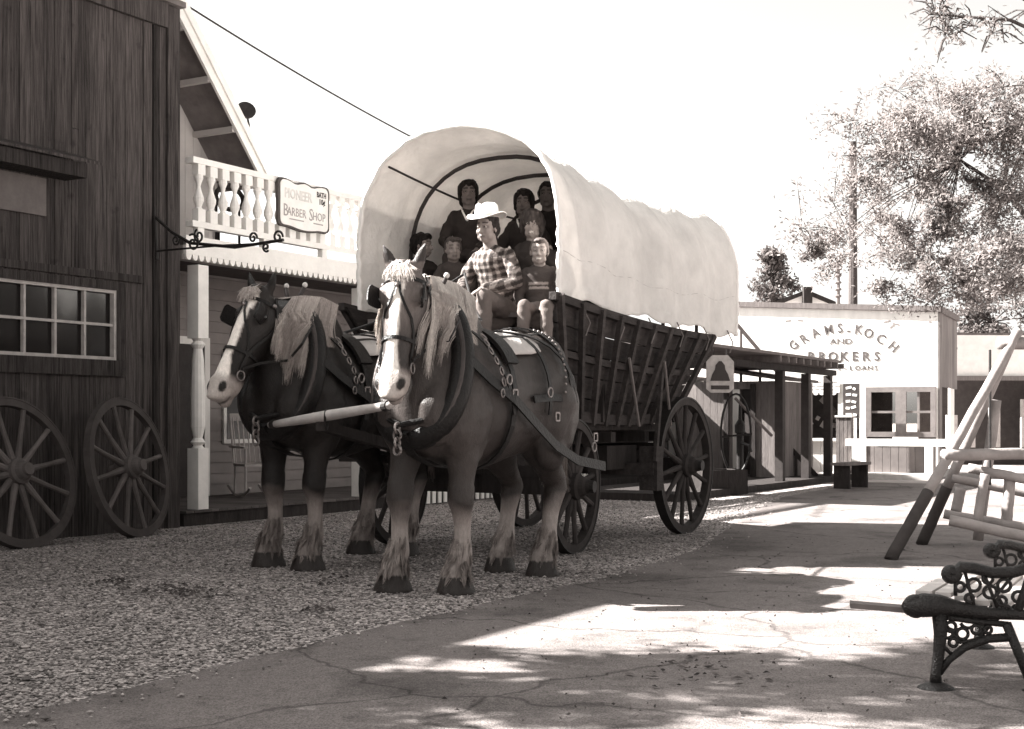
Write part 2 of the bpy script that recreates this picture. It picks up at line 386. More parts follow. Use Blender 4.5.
# little hood over the notice
hood = thing('wall_hood', 'small sloping dark board hood fixed high on the barn wall', 'hood', P(9.6, -10.95, 3.7), A60)
mb = MB(); ua, ub = 8.4, u_on(90, -10.75)
za = 3.95
mb.add([(ua, 10.99, za), (ub, 10.99, za), (ub+.05, 10.62, za-.12), (ua, 10.62, za-.12), (ua, 10.99, za+.03), (ub, 10.99, za+.03), (ub+.05, 10.62, za-.09), (ua, 10.62, za-.09)], [(0,1,2,3),(7,6,5,4),(0,4,5,1),(1,5,6,2),(2,6,7,3),(3,7,4,0)])
mb.build('hood_top', barnwood, hood, S)
mb = MB(); mb.tone = .6; mb.box((ua+.05, 10.66, za-.27), (ub-.12, 10.98, za-.125)); mb.build('hood_box', barnwood, hood, S)
mb = MB(); un = u_on(46, -10.96); mb.box((8.6, 10.955, 3.28), (un, 10.972, 3.66)); o = mb.build('wall_notice', mat('old_paper', .12, .9, .2, 6), None, S, loc=P(un, -10.96, 3.4), rotz=A60)
tag(o, 'blank pale notice board under the dark hood on the barn wall', 'notice')

# ------------------------------------------------------------------ wheels
def wheel_parts(root, Rr, M, nsp=12, tyre_w=.10, mats=(wheelwood, iron, wheelwood), tone=1.0, subs=True):
    """wheel in plane local x-z, axis = y; M places it into the local space of the root"""
    n = 48
    def ring(r0, r1, w_):
        prof = [(r0, -w_/2), (r1, -w_/2), (r1, w_/2), (r0, w_/2)]
        return [[V((math.cos(2*math.pi*k/n)*r, y, math.sin(2*math.pi*k/n)*r)) for r, y in prof] for k in range(n)]
    m = MB(); m.M = M; m.tone = tone; m.loft(ring(Rr-.085, Rr-.015, tyre_w*.85), closed=True); rim = m.build('rim', mats[0], root)
    m = MB(); m.M = M; m.loft(ring(Rr-.0152, Rr, tyre_w), closed=True); m.build('tyre', mats[1], root, smooth=False)
    m = MB(); m.M = M; m.tone = tone*.9
    h = .15
    m.lathe([(.02, -h-.03), (.06, -h-.03), (.065, -h), (.085, -h+.02), (.1, -h*.6), (.125, -.07), (.125, .07), (.1, h*.6), (.085, h-.02), (.065, h), (.06, h+.06), (.02, h+.06)], (0, 0, 0), 20, (0, 1, 0))
    m.build('hub', mats[2], root, smooth=False)
    for k in range(nsp):
        a = 2*math.pi*(k+.3)/nsp; d = V((math.cos(a), 0, math.sin(a)))
        m = MB(); m.M = M; m.tone = tone*random.uniform(.85, 1.25)
        pts = [d*.11, d*.2, d*(Rr*.55), d*(Rr-.12), d*(Rr-.08)]
        m.tube(pts, [.036, .034, .024, .026, .03], 8, side=(0, 1, 0)); m.build('spoke', mats[2], root)
whl = []
for i, (px, vb, lean, tw, lab) in enumerate(((141, -10.40, 11, -14, 'large spoked wagon wheel leaning on the barn right of the window'), (30, -10.4, 14, -4, 'dim spoked wagon wheel leaning on the barn beneath the window'))):
    uu = u_on(px, vb); rt = thing('wagon_wheel', lab, 'wheel', P(uu, vb, 0), A60, 'old wheels leaning on the barn')
    Rr = .74
    M = Matrix.Rotation(R(-tw), 4, 'Z') @ Matrix.Rotation(R(-lean), 4, 'X') @ Matrix.Translation((0, 0, Rr))
    wheel_parts(rt, Rr, M, 12, .075, (mat('grey_wheel', .06), mat('rusty_tyre', .06, .8), mat('grey_spoke', .10)), 1.0)

# ------------------------------------------------------------------ barber shop with porch and balcony
shop = thing('barber_shop', 'white two storey shop with a porch, balcony and steep gable', 'building', P(13.5, -11, 0), A60)
U0, U1 = 11.55, 18.4
VB = -13.0
mb = MB(); sb((U0, VB, 0), (U1, -10.98, .155), mb); mb.build('porch_deck', darkwood, shop, S)
mb = MB(); k = U0
while k < U1:
    mb.tone = random.uniform(.7, 1.2); sb((k+.004, VB, .157), (min(k+.14, U1)-.004, -10.95, .185), mb); k += .14
mb.build('deck_board', mat('deck_wood', .10, .85, .3, 4), shop, S)
mb = MB(); z = .19; k = 0
while z < 3.2:
    mb.tone = random.uniform(.92, 1.05)
    mb.add([(U0-.1, -VB+.02, z), (U1, -VB+.02, z), (U1, -VB, z+.005), (U0-.1, -VB, z+.005), (U0-.1, -VB+.02, z+.15), (U1, -VB+.02, z+.15)], [(0, 1, 2, 3), (3, 2, 5, 4)]) if False else None
    mb.add([(U0-.1, -VB-.025, z), (U1, -VB-.025, z), (U1, -VB-.005, z+.148), (U0-.1, -VB-.005, z+.148), (U0-.1, -VB+.05, z), (U1, -VB+.05, z), (U1, -VB+.05, z+.148), (U0-.1, -VB+.05, z+.148)],
           [(0, 1, 2, 3), (5, 4, 7, 6), (4, 5, 1, 0), (3, 2, 6, 7), (1, 5, 6, 2), (4, 0, 3, 7)])
    z += .15
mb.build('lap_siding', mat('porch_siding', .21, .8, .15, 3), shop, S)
mb = MB(); sb((13.15, VB+.03, .19), (14.0, VB+.06, 2.25), mb); dr = mb.build('door', mat('door_paint', .035, .5), shop, S)
mb = MB(); sb((13.05, VB+.03, .19), (13.15, VB+.075, 2.35), mb); sb((14.0, VB+.03, .19), (14.1, VB+.075, 2.35), mb); sb((13.15, VB+.03, 2.25), (14.0, VB+.075, 2.35), mb); mb.build('door_frame', offwhite, shop, S)
mb = MB(); mb.ell((13.9, -VB-.09, 1.15), .03); mb.build('door_knob', steel, dr, S)
mb = MB(); sb((14.4, VB+.03, .9), (15.5, VB+.06, 2.2), mb); wn = mb.build('window', offwhite, shop, S)
mb = MB(); sb((14.46, VB+.062, .96), (14.93, VB+.07, 2.14), mb); sb((14.97, VB+.062, .96), (15.44, VB+.07, 2.14), mb); mb.build('pane', glassm, wn, S)
# turned posts
def turned_post(u, v, z0, z1, m, parent, name, r=.085):
    H = z1-z0; q = MB()
    q.box((u-r, -v-r, z0), (u+r, -v+r, z0+H*.25)); q.box((u-r, -v-r, z1-H*.30), (u+r, -v+r, z1))
    a, b = H*.25, H*.70
    prof = [(r*.9, a), (r*.6, a+.03), (r*1.02, a+.07), (r*.6, a+.12), (r*.95, a+.25), (r*.98, (a+b)/2), (r*.8, b-.25), (r*.6, b-.12), (r*1.0, b-.07), (r*.6, b-.03), (r*.9, b)]
    q.lathe(prof, (u, -v, z0), 12)
    return q.build(name, m, parent, S)
for uu in (u_on(198, -11.08), 15.05, 18.3): turned_post(uu, -11.08, .187, 3.02, white, shop, 'porch_post')
mb = MB(); sb((U0, -11.16, 3.06), (U1, -11.0, 3.22), mb); sb((U0, VB, 3.10), (U0+.1, -11.16, 3.2), mb); mb.build('porch_beam', siding, shop, S)
mb = MB(); sb((U0, VB+.06, 3.22), (U1, -10.95, 3.30), mb); mb.build('balcony_floor', mat('ceiling_wood', .10), shop, S)
# scalloped trim board
mb = MB(); sb((U0, -10.99, 3.115), (U1, -10.945, 3.33), mb); k = U0+.05
while k < U1-.04:
    m8 = 6; pts = [(k-.045, 3.1148)]+[(k-.045*math.cos(math.pi*i/m8), 3.1148-.065*math.sin(math.pi*i/m8)) for i in range(1, m8)]+[(k+.045, 3.1148)]
    vs_ = [(a, 10.985, b) for a, b in pts]+[(a, 10.95, b) for a, b in pts]; n_ = len(pts)
    mb.add(vs_, [tuple(range(n_)), tuple(reversed(range(n_, 2*n_)))]+[(i, i+n_, i+1+n_, i+1) for i in range(n_-1)]); k += .105
mb.build('scalloped_trim', white, shop, S)
# balcony rail
zb0, zb1 = 3.47, 4.24
mb = MB(); sb((U0+.1, -11.05, zb1-.07), (U1, -10.93, zb1), mb); mb.build('top_rail', white, shop, S)
mb = MB(); sb((U0+.1, -11.04, zb0-.03), (U1, -10.94, zb0+.04), mb); mb.build('bottom_rail', white, shop, S)
for uu in (11.75, 12.9, 14.05, 15.2, 16.4, 17.6): mb = MB(); sb((uu, -11.03, 3.331), (uu+.1, -10.95, zb0-.031), mb); mb.build('rail_block', white, shop, S)
bal0 = None; uu = U0+.25
h0, h1 = zb0+.041, zb1-.071; H = h1-h0
while uu < U1-.1:
    if bal0 is None:
        q = MB(); q.box((-.06, -.05, 0), (.06, .05, H*.22)); q.box((-.06, -.05, H*.82), (.06, .05, H))
        q.lathe([(.05, H*.22), (.03, H*.26), (.058, H*.36), (.06, H*.42), (.03, H*.56), (.022, H*.62), (.03, H*.68), (.052, H*.76), (.05, H*.82)], (0, 0, 0), 12)
        bal0 = q.build('baluster', white, shop); bb = bal0
    else: bb = bal0.copy(); C.objects.link(bb); bb.parent = shop
    bb.location = INV[shop.name] @ P(uu, -10.99, h0); uu += .205
# gable storey
VG = -12.3; ZA = 3.3
rk0 = (u_on(195, -11.6), z_on(195, 30, -11.6)); rk1 = (u_on(264, -11.6), z_on(264, 172, -11.6))
sl = (rk1[1]-rk0[1])/(rk1[0]-rk0[0])
ap = (rk0[0]-.35, rk0[1]-.35*sl)         # apex hidden behind the barn
end = (rk1[0]+.1, rk1[1]+.1*sl)
mb = MB(); n_ = 14
lowz = rk1[1]-.25
for i in range(n_):
    a = 11.5+(rk1[0]-.12-11.5)*i/n_; b = 11.5+(rk1[0]-.12-11.5)*(i+1)/n_
    mb.tone = random.uniform(.93, 1.05)
    zt = lambda q: min(ap[1], ap[1]+(q-ap[0])*sl)-.15 if q > ap[0] else ap[1]-(ap[0]-q)*(-sl)-.15
    mb.add([(a, -VG, ZA), (b-.004, -VG, ZA), (b-.004, -VG, zt(b)), (a, -VG, zt(a)), (a, -VG+.1, ZA), (b-.004, -VG+.1, ZA), (b-.004, -VG+.1, zt(b)), (a, -VG+.1, zt(a))],
           [(0, 1, 2, 3), (7, 6, 5, 4), (0, 4, 5, 1), (1, 5, 6, 2), (2, 6, 7, 3), (3, 7, 4, 0)])
mb.build('gable_wall', siding, shop, S)
mb = MB(); mb.tone = .5; sb((rk1[0]-.2, -17, ZA), (rk1[0]-.1, VG, rk1[1]-.1), mb); sb((U1-.1, -13.2, 0), (U1, VB-.0, 3.3), mb); mb.build('side_wall', siding, shop, S)
th = .06
mb = MB()
for sgn in (1, -1):
    e = (end[0], end[1]) if sgn > 0 else (2*ap[0]-end[0], end[1])
    q = [(ap[0], 11.62, ap[1]), (e[0], 11.62, e[1]), (e[0], 17, e[1]), (ap[0], 17, ap[1])]
    q2 = [(a, b, c-th) for a, b, c in q]
    mb.add(q+q2, [(0, 1, 2, 3), (7, 6, 5, 4), (0, 4, 5, 1), (1, 5, 6, 2), (2, 6, 7, 3)])
mb.build('roof', mat('roof_boards', .16, .9, .3, 4), shop, S)
mb = MB()
for off, wd in ((0, .2), (.03, .1)):
    mb.bar((ap[0]-.03, 11.60-off, ap[1]-wd/2+.04+off), (end[0]+.03, 11.60-off, end[1]-wd/2+.04+off), .04, wd)
mb.build('rake_board', white, shop, S)
for f in (.12, .38, .64, .88):
    a = ap[0]+(end[0]-ap[0])*f; zz = ap[1]+(a-ap[0])*sl-.13
    mb = MB(); mb.box((a-.05, 11.63, zz-.07), (a+.02, 12.32, zz)); mb.build('lookout', siding, shop, S)
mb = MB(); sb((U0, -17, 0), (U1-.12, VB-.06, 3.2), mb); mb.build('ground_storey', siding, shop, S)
nb = thing('neighbour_store', 'plain dark timber building joined to the far side of the barber shop', 'building', P(18.5, -13.5, 0), A60)
mb = MB(); u = 18.45
while u < 21.4: mb.tone = random.uniform(.6, 1.2); sb((u, -13.0, 0), (u+.19, -12.95+random.uniform(0, .01), 2.6), mb); u += .2
sb((18.45, -17, 0), (21.4, -13.01, 2.58), mb); mb.build('board_wall', darkwood, nb, S)
mb = MB(); sb((18.42, -17.2, 2.605), (21.6, -12.6, 2.68), mb); mb.build('roof', roofm, nb, S)
# chair behind the balusters
chr_ = thing('balcony_chair', 'dark rounded chair back standing behind the white balusters', 'chair', P(12.9, -11.5, 3.3), A60)
mb = MB(); pts = [V((12.9+.25*math.cos(a), 11.5, 3.98+.14*math.sin(a))) for a in [i*math.pi/8 for i in range(16)]]
mb.tube(pts, .03, 8, closed=True); mb.build('backrest', darkwood, chr_, S)
mb = MB(); mb.box((12.66, 11.5, 3.68), (13.14, 11.9, 3.72)); mb.build('seat', darkwood, chr_, S)
for a, b in ((12.69, 11.53), (13.11, 11.53), (12.69, 11.87), (13.11, 11.87)):
    mb = MB(); mb.tube([(a, b, 3.305), (a, b, 3.9 if b < 11.6 else 3.68)], .018, 6); mb.build('leg', darkwood, chr_, S)
# barber shop sign
u_a, u_b = u_on(277, -10.9), u_on(328, -10.9)
sc = ((u_a+u_b)/2, z_on(302, 206, -10.9)); sw = (u_b-u_a)/2; sh = .30
sg = thing('shop_sign', 'white shaped barber shop sign with dark edge on the balcony rail', 'sign', P(sc[0], -10.9, sc[1]), A60)
def sign_outline(k):
    pts = []; w_, h_, r_ = sw*k, sh*k, .07
    for sx, sz, a0 in ((1, 1, 0), (-1, 1, 90), (-1, -1, 180), (1, -1, 270)):
        for i in range(7): a = R(a0+15*i); pts.append((sx*(w_-r_)+r_*math.cos(a), sz*(h_-r_)+r_*math.sin(a)))
        if sz > 0 and sx > 0:
            for i in range(1, 12): x = (w_-r_)*(1-i/6); pts.append((x, h_+.018*math.cos(x/w_*9)-.018))
        if sz < 0 and sx < 0:
            for i in range(1, 12): x = -(w_-r_)*(1-i/6); pts.append((x, -h_-.03*max(0, math.cos(x/w_*2.6))))
    return pts
def plate(mb, pts, y0, y1, cu=0, cz=0):
    n_ = len(pts); vs_ = [(cu+a, y0, cz+b) for a, b in pts]+[(cu+a, y1, cz+b) for a, b in pts]
    mb.add(vs_, [tuple(reversed(range(n_))), tuple(range(n_, 2*n_))]+[(i, (i+1) % n_, (i+1) % n_+n_, i+n_) for i in range(n_)])
mb = MB(); plate(mb, sign_outline(1.0), -.02, .02); mb.build('sign_edge', mat('sign_edge', .08), sg)
mb = MB(); plate(mb, sign_outline(.93), -.028, .0); mb.build('sign_face', white, sg)
FX = Matrix.Rotation(R(90), 4, 'X')   # text plane x-z facing -y
def tx(mb, body, x, z, size, y=-.03, bold=0, width=1, rot=0, shear=0, align='CENTER'):
    text_mesh(mb, body, Matrix.Translation((x, y, z)) @ Matrix.Rotation(R(rot), 4, 'Y') @ FX, size, .004, bold, shear, align, width)
mb = MB(); tx(mb, 'PIONEER', -.13, .06, .17, width=.8, bold=.004); mb.build('lettering', mat('very_faded', .60), sg, label='faded top line of lettering')
mb = MB(); tx(mb, 'B', -.37*sw/.5, -.17, .22, width=.8); tx(mb, 'ARBER', -.16*sw/.5, -.155, .15, width=.85); tx(mb, 'S', .12*sw/.5, -.17, .22, width=.8); tx(mb, 'HOP', .28*sw/.5, -.155, .15, width=.85)
mb.box((-.3*sw/.5, -.03, -.205), (-.02, -.026, -.19)); mb.box((.17*sw/.5, -.03, -.205), (.36*sw/.5, -.026, -.19)); mb.build('lettering', mat('red_faded', .33), sg)
mb = MB(); tx(mb, 'BATH', .33*sw/.5, .15, .095, bold=.003, width=.8); tx(mb, '10¢', .34*sw/.5, .06, .10, bold=.003, width=.9); mb.build('lettering', paintd, sg)
# iron scroll bracket on the barn corner
br = thing('iron_bracket', 'black scrolled iron sign bracket reaching out from the barn corner', 'bracket', P(11.0, -10.95, 3.4), A60)
def scroll(c, r0, turns, ax, up, n_=24, start=0):
    return [V(c)+ax*math.cos(start+2*math.pi*turns*i/n_)*r0*(1-.75*i/n_)+up*math.sin(start+2*math.pi*turns*i/n_)*r0*(1-.75*i/n_) for i in range(n_+1)]
mb = MB(); a = at(154, 216, 15.1); b = at(157, 251, 15.0); e_ = at(283, 240, 13.9); mid = at(190, 243, 14.7)
dr_ = (e_-mid).normalized(); up = V((0, 0, 1))
mb.tube([a, a.lerp(mid, .5)+V((0, 0, -.03)), mid, mid.lerp(e_, .5)+V((0, 0, -.06)), e_], .018, 8)
mb.tube([b, b.lerp(e_, .5)+V((0, 0, .0)), at(252, 244, 14.2)], .011, 8)
mb.tube([a+V((0, 0, .1)), b+V((0, 0, -.1))], .02, 8)
mb.build('bracket_arm', iron, br, I4)
for (px, py, Y, r0, st, sgn) in ((278, 237, 13.95, .07, 0, 1), (253, 238, 14.1, .06, 0, 1), (176, 240, 14.8, .06, 3, -1), (193, 243, 14.6, .10, 1, -1), (199, 236, 14.6, .08, 2, 1), (266, 247, 14.0, .05, 4, -1)):
    mb = MB(); mb.tube(scroll(at(px, py, Y), r0, 1.25, dr_*sgn, up, 20, st), .012, 6); mb.build('scroll', iron, br, I4)
# roof lamp
lp = thing('floodlight', 'small round floodlight on a bent stalk beside the gable roof', 'lamp', at(250, 135, 17.6))
c_ = at(246, 111, 17.6)
mb = MB(); mb.lathe([(.02, -.06), (.07, -.05), (.12, .0), (.125, .03), (.10, .035), (.02, .01)], c_, 16, V((.35, -.75, .35))); mb.build('lamp_head', iron, lp, I4)
mb = MB(); mb.tube([c_, at(249, 125, 17.6), at(249, 139, 17.6)], .015, 6); mb.tube([at(245, 126, 17.6), at(249, 134, 17.6)], .015, 6); mb.tube([at(249, 139, 17.6), at(249, 150, 17.7), at(240, 160, 17.8)], .012, 6); mb.build('stalk', iron, lp, I4)
# rocking chair on the porch
uc, vc = u_on(256, -12.2), -12.2
rc = thing('rocking_chair', 'grey slatted rocking chair on the shop porch behind the dark horse', 'chair', P(uc, vc, .187), A60+R(-120))
gw = mat('chair_grey', .34)
mb = MB(); mb.box((-.24, -.24, .42), (.24, .24, .45)); mb.build('seat', gw, rc)
mb = MB()
for k in range(7): y = -.2+.4*k/6; mb.tube([(-.23, y, .46), (-.38, y, 1.08)], .011, 6)
mb.bar((-.39, -.24, 1.08), (-.39, .24, 1.08), .03, .1); mb.tube([(-.23, -.23, .45), (-.4, -.23, 1.12)], .019, 6); mb.tube([(-.23, .23, .45), (-.4, .23, 1.12)], .019, 6)
mb.build('backrest', gw, rc)
for s_ in (-1, 1):
    for x in (-.22, .22):
        mb = MB(); mb.tube([(x, s_*.22, .05), (x, s_*.22, .66 if x > 0 else .42)], .018, 6); mb.build('leg', gw, rc)
    mb = MB(); mb.bar((-.33, s_*.24, .68), (.28, s_*.24, .67), .06, .025); mb.build('armrest', gw, rc)
    mb = MB(); mb.tube([(-.5+i*.1, s_*.22, .02+.12*((i-4.5)/4.5)**2) for i in range(10)], .02, 6); mb.build('rocker', gw, rc)

# ------------------------------------------------------------------ picket fence and far structures on the left side
fn = thing('picket_fence', 'low white picket fence seen between the legs of the near horse', 'fence', P(18, -11, 0), A60)
pk = None; uu = 16.3
while uu < 21.5:
    if pk is None:
        q = MB(); q.add([(-.04, -.01, 0), (.04, -.01, 0), (.04, -.01, .74), (0, -.01, .8), (-.04, -.01, .74), (-.04, .01, 0), (.04, .01, 0), (.04, .01, .74), (0, .01, .8), (-.04, .01, .74)],
            [(0, 1, 2, 3, 4), (9, 8, 7, 6, 5), (0, 5, 6, 1), (1, 6, 7, 2), (2, 7, 8, 3), (3, 8, 9, 4), (4, 9, 5, 0)]); pk = q.build('picket', offwhite, fn); b_ = pk
    else: b_ = pk.copy(); C.objects.link(b_); b_.parent = fn
    b_.location = INV[fn.name] @ P(uu, -10.80, .03); uu += .15
for z in (.2, .58):
    mb = MB(); sb((16.2, -10.885, z), (21.6, -10.815, z+.07), mb); mb.build('rail', offwhite, fn, S)
# low dark store row further up the street
st = thing('store_shed', 'low dark timber store behind the covered wagon', 'building', P(24, -12, 0), A60)
mb = MB(); u = 21.8
while u < 31:
    mb.tone = random.uniform(.5, 1.2); sb((u, -12.6, 0), (u+.19, -12.5+random.uniform(0, .01), 2.2), mb); u += .2
mb.build('board_wall', darkwood, st, S)
mb = MB(); mb.add([(21.6, 11.2, 2.1), (31.2, 11.2, 2.1), (31.2, 16, 2.6), (21.6, 16, 2.6), (21.6, 11.2, 2.17), (31.2, 11.2, 2.17), (31.2, 16, 2.67), (21.6, 16, 2.67)], [(0,3,2,1),(4,5,6,7),(0,1,5,4),(1,2,6,5),(2,3,7,6),(3,0,4,7)]); mb.build('roof', roofm, st, S)
mb = MB(); sb((21.6, -12.6, 0), (31, -10.9, .16), mb); mb.build('porch_deck', darkwood, st, S)
for uu in (22.6, 25.2, 27.8, 30.6):
    mb = MB(); mb.tube([(uu, 11.3, .162), (uu, 11.3, 2.1)], .07, 10); mb.build('porch_post', offwhite, st, S)

# covered walk
VC = -8.2
cw = thing('covered_walk', 'open boardwalk canopy on dark posts beside the small shed', 'canopy', P(24, -8.5, 0), A60)
mb = MB(); sb((18.8, -10.2, 0), (28, -8.0, .12), mb); mb.build('boardwalk', darkwood, cw, S)
for (px, dz) in ((780, 0), (806, 0), (828, 0)):
    uu = u_on(px, VC); mb = MB(); sb((uu-.075, VC-.075, .122), (uu+.075, VC+.075, 2.13), mb); mb.build('post', mat('post_wood', .05), cw, S)
mb = MB(); sb((18.9, VC-.07, 2.14), (27.3, VC+.07, 2.25), mb); mb.build('beam', darkwood, cw, S)
mb = MB(); mb.add([(18.6, 7.85, 2.37), (26.7, 7.85, 2.37), (26.7, 10.4, 2.39), (18.6, 10.4, 2.39), (18.6, 7.85, 2.42), (26.7, 7.85, 2.42), (26.7, 10.4, 2.44), (18.6, 10.4, 2.44)], [(0,3,2,1),(4,5,6,7),(0,1,5,4),(1,2,6,5),(2,3,7,6),(3,0,4,7)]); mb.build('roof', mat('weathered_roof', .15, .9, .3, 3), cw, S)
uu = 22.9
while uu < 26.7:
    mb = MB(); mb.bar((uu, 7.8, 2.305), (uu, 10.3, 2.315), .07, .10); mb.build('rafter', greywood, cw, S); uu += .42
# small shed (fills behind the walk)
sd = thing('small_shed', 'small grey board shed with a dark doorway behind the hoop', 'shed', P(25.5, -9.3, 0), A60)
mb = MB(); v_ = -10.9
while v_ < -8.72:
    mb.tone = random.uniform(.8, 1.15)
    if not (-9.75 < v_ < -9.3): sb((25.5, v_, .122), (25.56, v_+.145, 2.0), mb)
    else: sb((25.5, v_, 1.85), (25.56, v_+.145, 2.0), mb)
    v_ += .15
u = 25.57
while u < 27.4: mb.tone = random.uniform(.8, 1.15); sb((u, -8.76, .122), (u+.145, -8.7, 2.0), mb); u += .15
mb.build('board_wall', greywood, sd, S)
mb = MB(); sb((26.6, -9.9, .13), (26.7, -9.1, 2.0), mb); mb.build('doorway', paintd, sd, S)
mb = MB(); sb((25.46, -9.86, .122), (25.5, -9.76, 1.95), mb); sb((25.46, -9.3, .122), (25.5, -9.2, 1.95), mb); mb.build('door_frame', darkwood, sd, S)
mb = MB(); mb.add([(25.2, 8.6, 2.0), (27.6, 8.6, 2.0), (27.6, 11, 2.38), (25.2, 11, 2.38), (25.2, 8.6, 2.06), (27.6, 8.6, 2.06), (27.6, 11, 2.46), (25.2, 11, 2.46)], [(0,3,2,1),(4,5,6,7),(0,1,5,4),(1,2,6,5),(2,3,7,6),(3,0,4,7)]); mb.build('roof', roofm, sd, S)
# lantern board hanging from canopy
lb = thing('hanging_sign', 'white clipped-corner board with a dark bell shape hanging from the canopy', 'sign', at(720, 373, 20.7))
mb = MB(); pts = [(-.14, -.30), (.14, -.30), (.21, -.24), (.21, .17), (.12, .27), (-.12, .27), (-.21, .17), (-.21, -.24)]; plate(mb, pts, -.015, .015); mb.build('sign_face', mat('dull_sign', .40, .8, .3, 8), lb)
mb = MB(); plate(mb, [(-.15, -.12), (.15, -.12), (.12, -.02), (.08, .05), (.07, .12), (.02, .18), (-.02, .18), (-.07, .12), (-.08, .05), (-.12, -.02)], -.022, -.012); mb.box((-.14, -.022, -.25), (.14, -.016, -.19)); mb.build('bell_shape', paintd, lb)
mb = MB(); mb.tube([(-.1, 0, .26), (-.1, 0, .36)], .008, 6); mb.tube([(.1, 0, .26), (.1, 0, .36)], .008, 6); mb.build('hanger', iron, lb)
# hoop, pump, trough
hp = thing('iron_hoop', 'thin upright iron hoop standing beside the trough', 'hoop', P(*[q for q in (22.6, -7.9)], 0), A60)
c_ = at(736, 434, 23.1)
mb = MB(); mb.tube([c_+V((.27*math.cos(2*math.pi*i/32), .1*math.cos(2*math.pi*i/32), .68*math.sin(2*math.pi*i/32))) for i in range(32)], .02, 6, closed=True); mb.tube([c_+V((-.25, 0, -.05)), c_+V((.27, 0, 0))], .018, 6); mb.build('hoop_ring', iron, hp, I4)
pm = thing('hand_pump', 'old iron water pump with a long slanting handle', 'pump', at(737, 494, 23.4))
mb = MB(); b_ = at(740, 488, 23.4); b_.z = .3; mb.lathe([(.12, 0), (.12, .04), (.06, .08), (.06, .7), (.09, .72), (.09, .85), (.03, .95), (.02, 1.25)], b_, 14); mb.build('pump_body', iron, pm, I4)
mb = MB(); mb.tube([at(735, 398, 23.3), at(772, 436, 23.3)], .025, 8); mb.build('handle', greywood, pm, I4)
mb = MB(); mb.tube([b_+V((0, 0, .55)), b_+V((.12, -.25, .5)), b_+V((.13, -.3, .4))], .03, 8); mb.build('spout', iron, pm, I4)
tg = thing('water_trough', 'dark plank trough at the foot of the pump', 'trough', at(716, 495, 22.4))
mb = MB(); b_ = at(716, 495, 22.4); b_.z = 0; mb.M = Matrix.Translation(b_) @ Matrix.Rotation(R(25), 4, 'Z')
mb.box((-.42, -.3, .02), (.42, -.26, .42)); mb.box((-.42, .26, .02), (.42, .3, .42)); mb.box((-.42, -.26, .02), (-.38, .26, .42)); mb.box((.38, -.26, .02), (.42, .26, .42)); mb.box((-.38, -.26, .03), (.38, .26, .07)); mb.build('trough_box', darkwood, tg, I4)
# ------------------------------------------------------------------ broker office (false front)
of = thing('office_building', 'white false-front office with lettered parapet and paired windows', 'building', (7, 29.3, 0))
AL, AR = V((3.5, 31.2, 0)), V((8.98, 28.7, 0))
fd = (AR-AL).normalized(); fnn = V((fd.y, -fd.x, 0))  # outward normal towards the camera
fa = math.atan2(fd.y, fd.x); FL = (AR-AL).length
OF = Matrix.Translation(AL) @ Matrix.Rotation(fa, 4, 'Z')    # local x along facade, -y outwards
def fx(px):      # facade coordinate from a photo column
    k = (px-512)/F; return (k*AL.y-AL.x)/(fd.x-k*fd.y)
def fz(px, py): x = fx(px); Y = AL.y+fd.y*x; return EYE-(py-HOR)/F*Y
xe = fx(938)
ztl, ztr = fz(735, 307), fz(938, 312)
def quadbox(mb, x0, x1, z0, z1, y0, y1, zt0=None, zt1=None):
    a, b = (zt0 if zt0 is not None else z1), (zt1 if zt1 is not None else z1)
    mb.add([(x0, y0, z0), (x1, y0, z0), (x1, y1, z0), (x0, y1, z0), (x0, y0, a), (x1, y0, b), (x1, y1, b), (x0, y1, a)], [(0,3,2,1),(4,5,6,7),(0,1,5,4),(1,2,6,5),(2,3,7,6),(3,0,4,7)])
slope = (ztr-ztl)/(fx(938)-fx(735)); zt = lambda x: ztl+(x-fx(735))*slope
zh = fz(890, 389)
mb = MB(); xo1 = fx(838)
quadbox(mb, 0, xe, 1.95, 0, 0, .12, zt(0), zt(xe))
xw0, xw1 = fx(866), fx(936); zw0, zw1 = fz(890, 441), 1.95
quadbox(mb, xo1, xw0, 0, 1.95, 0, .12); quadbox(mb, xw1, xe, 0, 1.95, 0, .12)
mb.build('false_front', offwhite, of, OF)
mb = MB(); quadbox(mb, -.05, xe+.06, 0, 0, -.06, .18, zt(0)+.12, zt(xe)+.12)
vv_ = mb.v; mb.v = [(a, b, (zt(a)+.005 if c == 0 else c)) for a, b, c in vv_]
mb.build('cornice', greywood, of, OF)
mb = MB(); k = xw0
while k < xw1-.01:
    mb.tone = random.uniform(.85, 1.1); e2 = min(k+.17, xw1); quadbox(mb, k+.004, e2-.004, .12, zw0-.05, .02, .08); k += .17
mb.build('lower_boards', mat('shaded_boards', .17, .8, .2, 3), of, OF)  # shade below the windows is put into this darker board colour
mb = MB(); k = fx(782)
while k < xo1:
    mb.tone = random.uniform(1.0, 1.1); e2 = min(k+.17, xo1); quadbox(mb, k+.004, e2-.004, .12, fz(815, 441), .0, .06); k += .17
mb.build('lower_boards', mat('pale_boards', .55, .8, .12, 3), of, OF)
mb = MB(); quadbox(mb, -.0, fx(782), 0, 1.95, .04, .12); mb.build('side_panel', offwhite, of, OF)
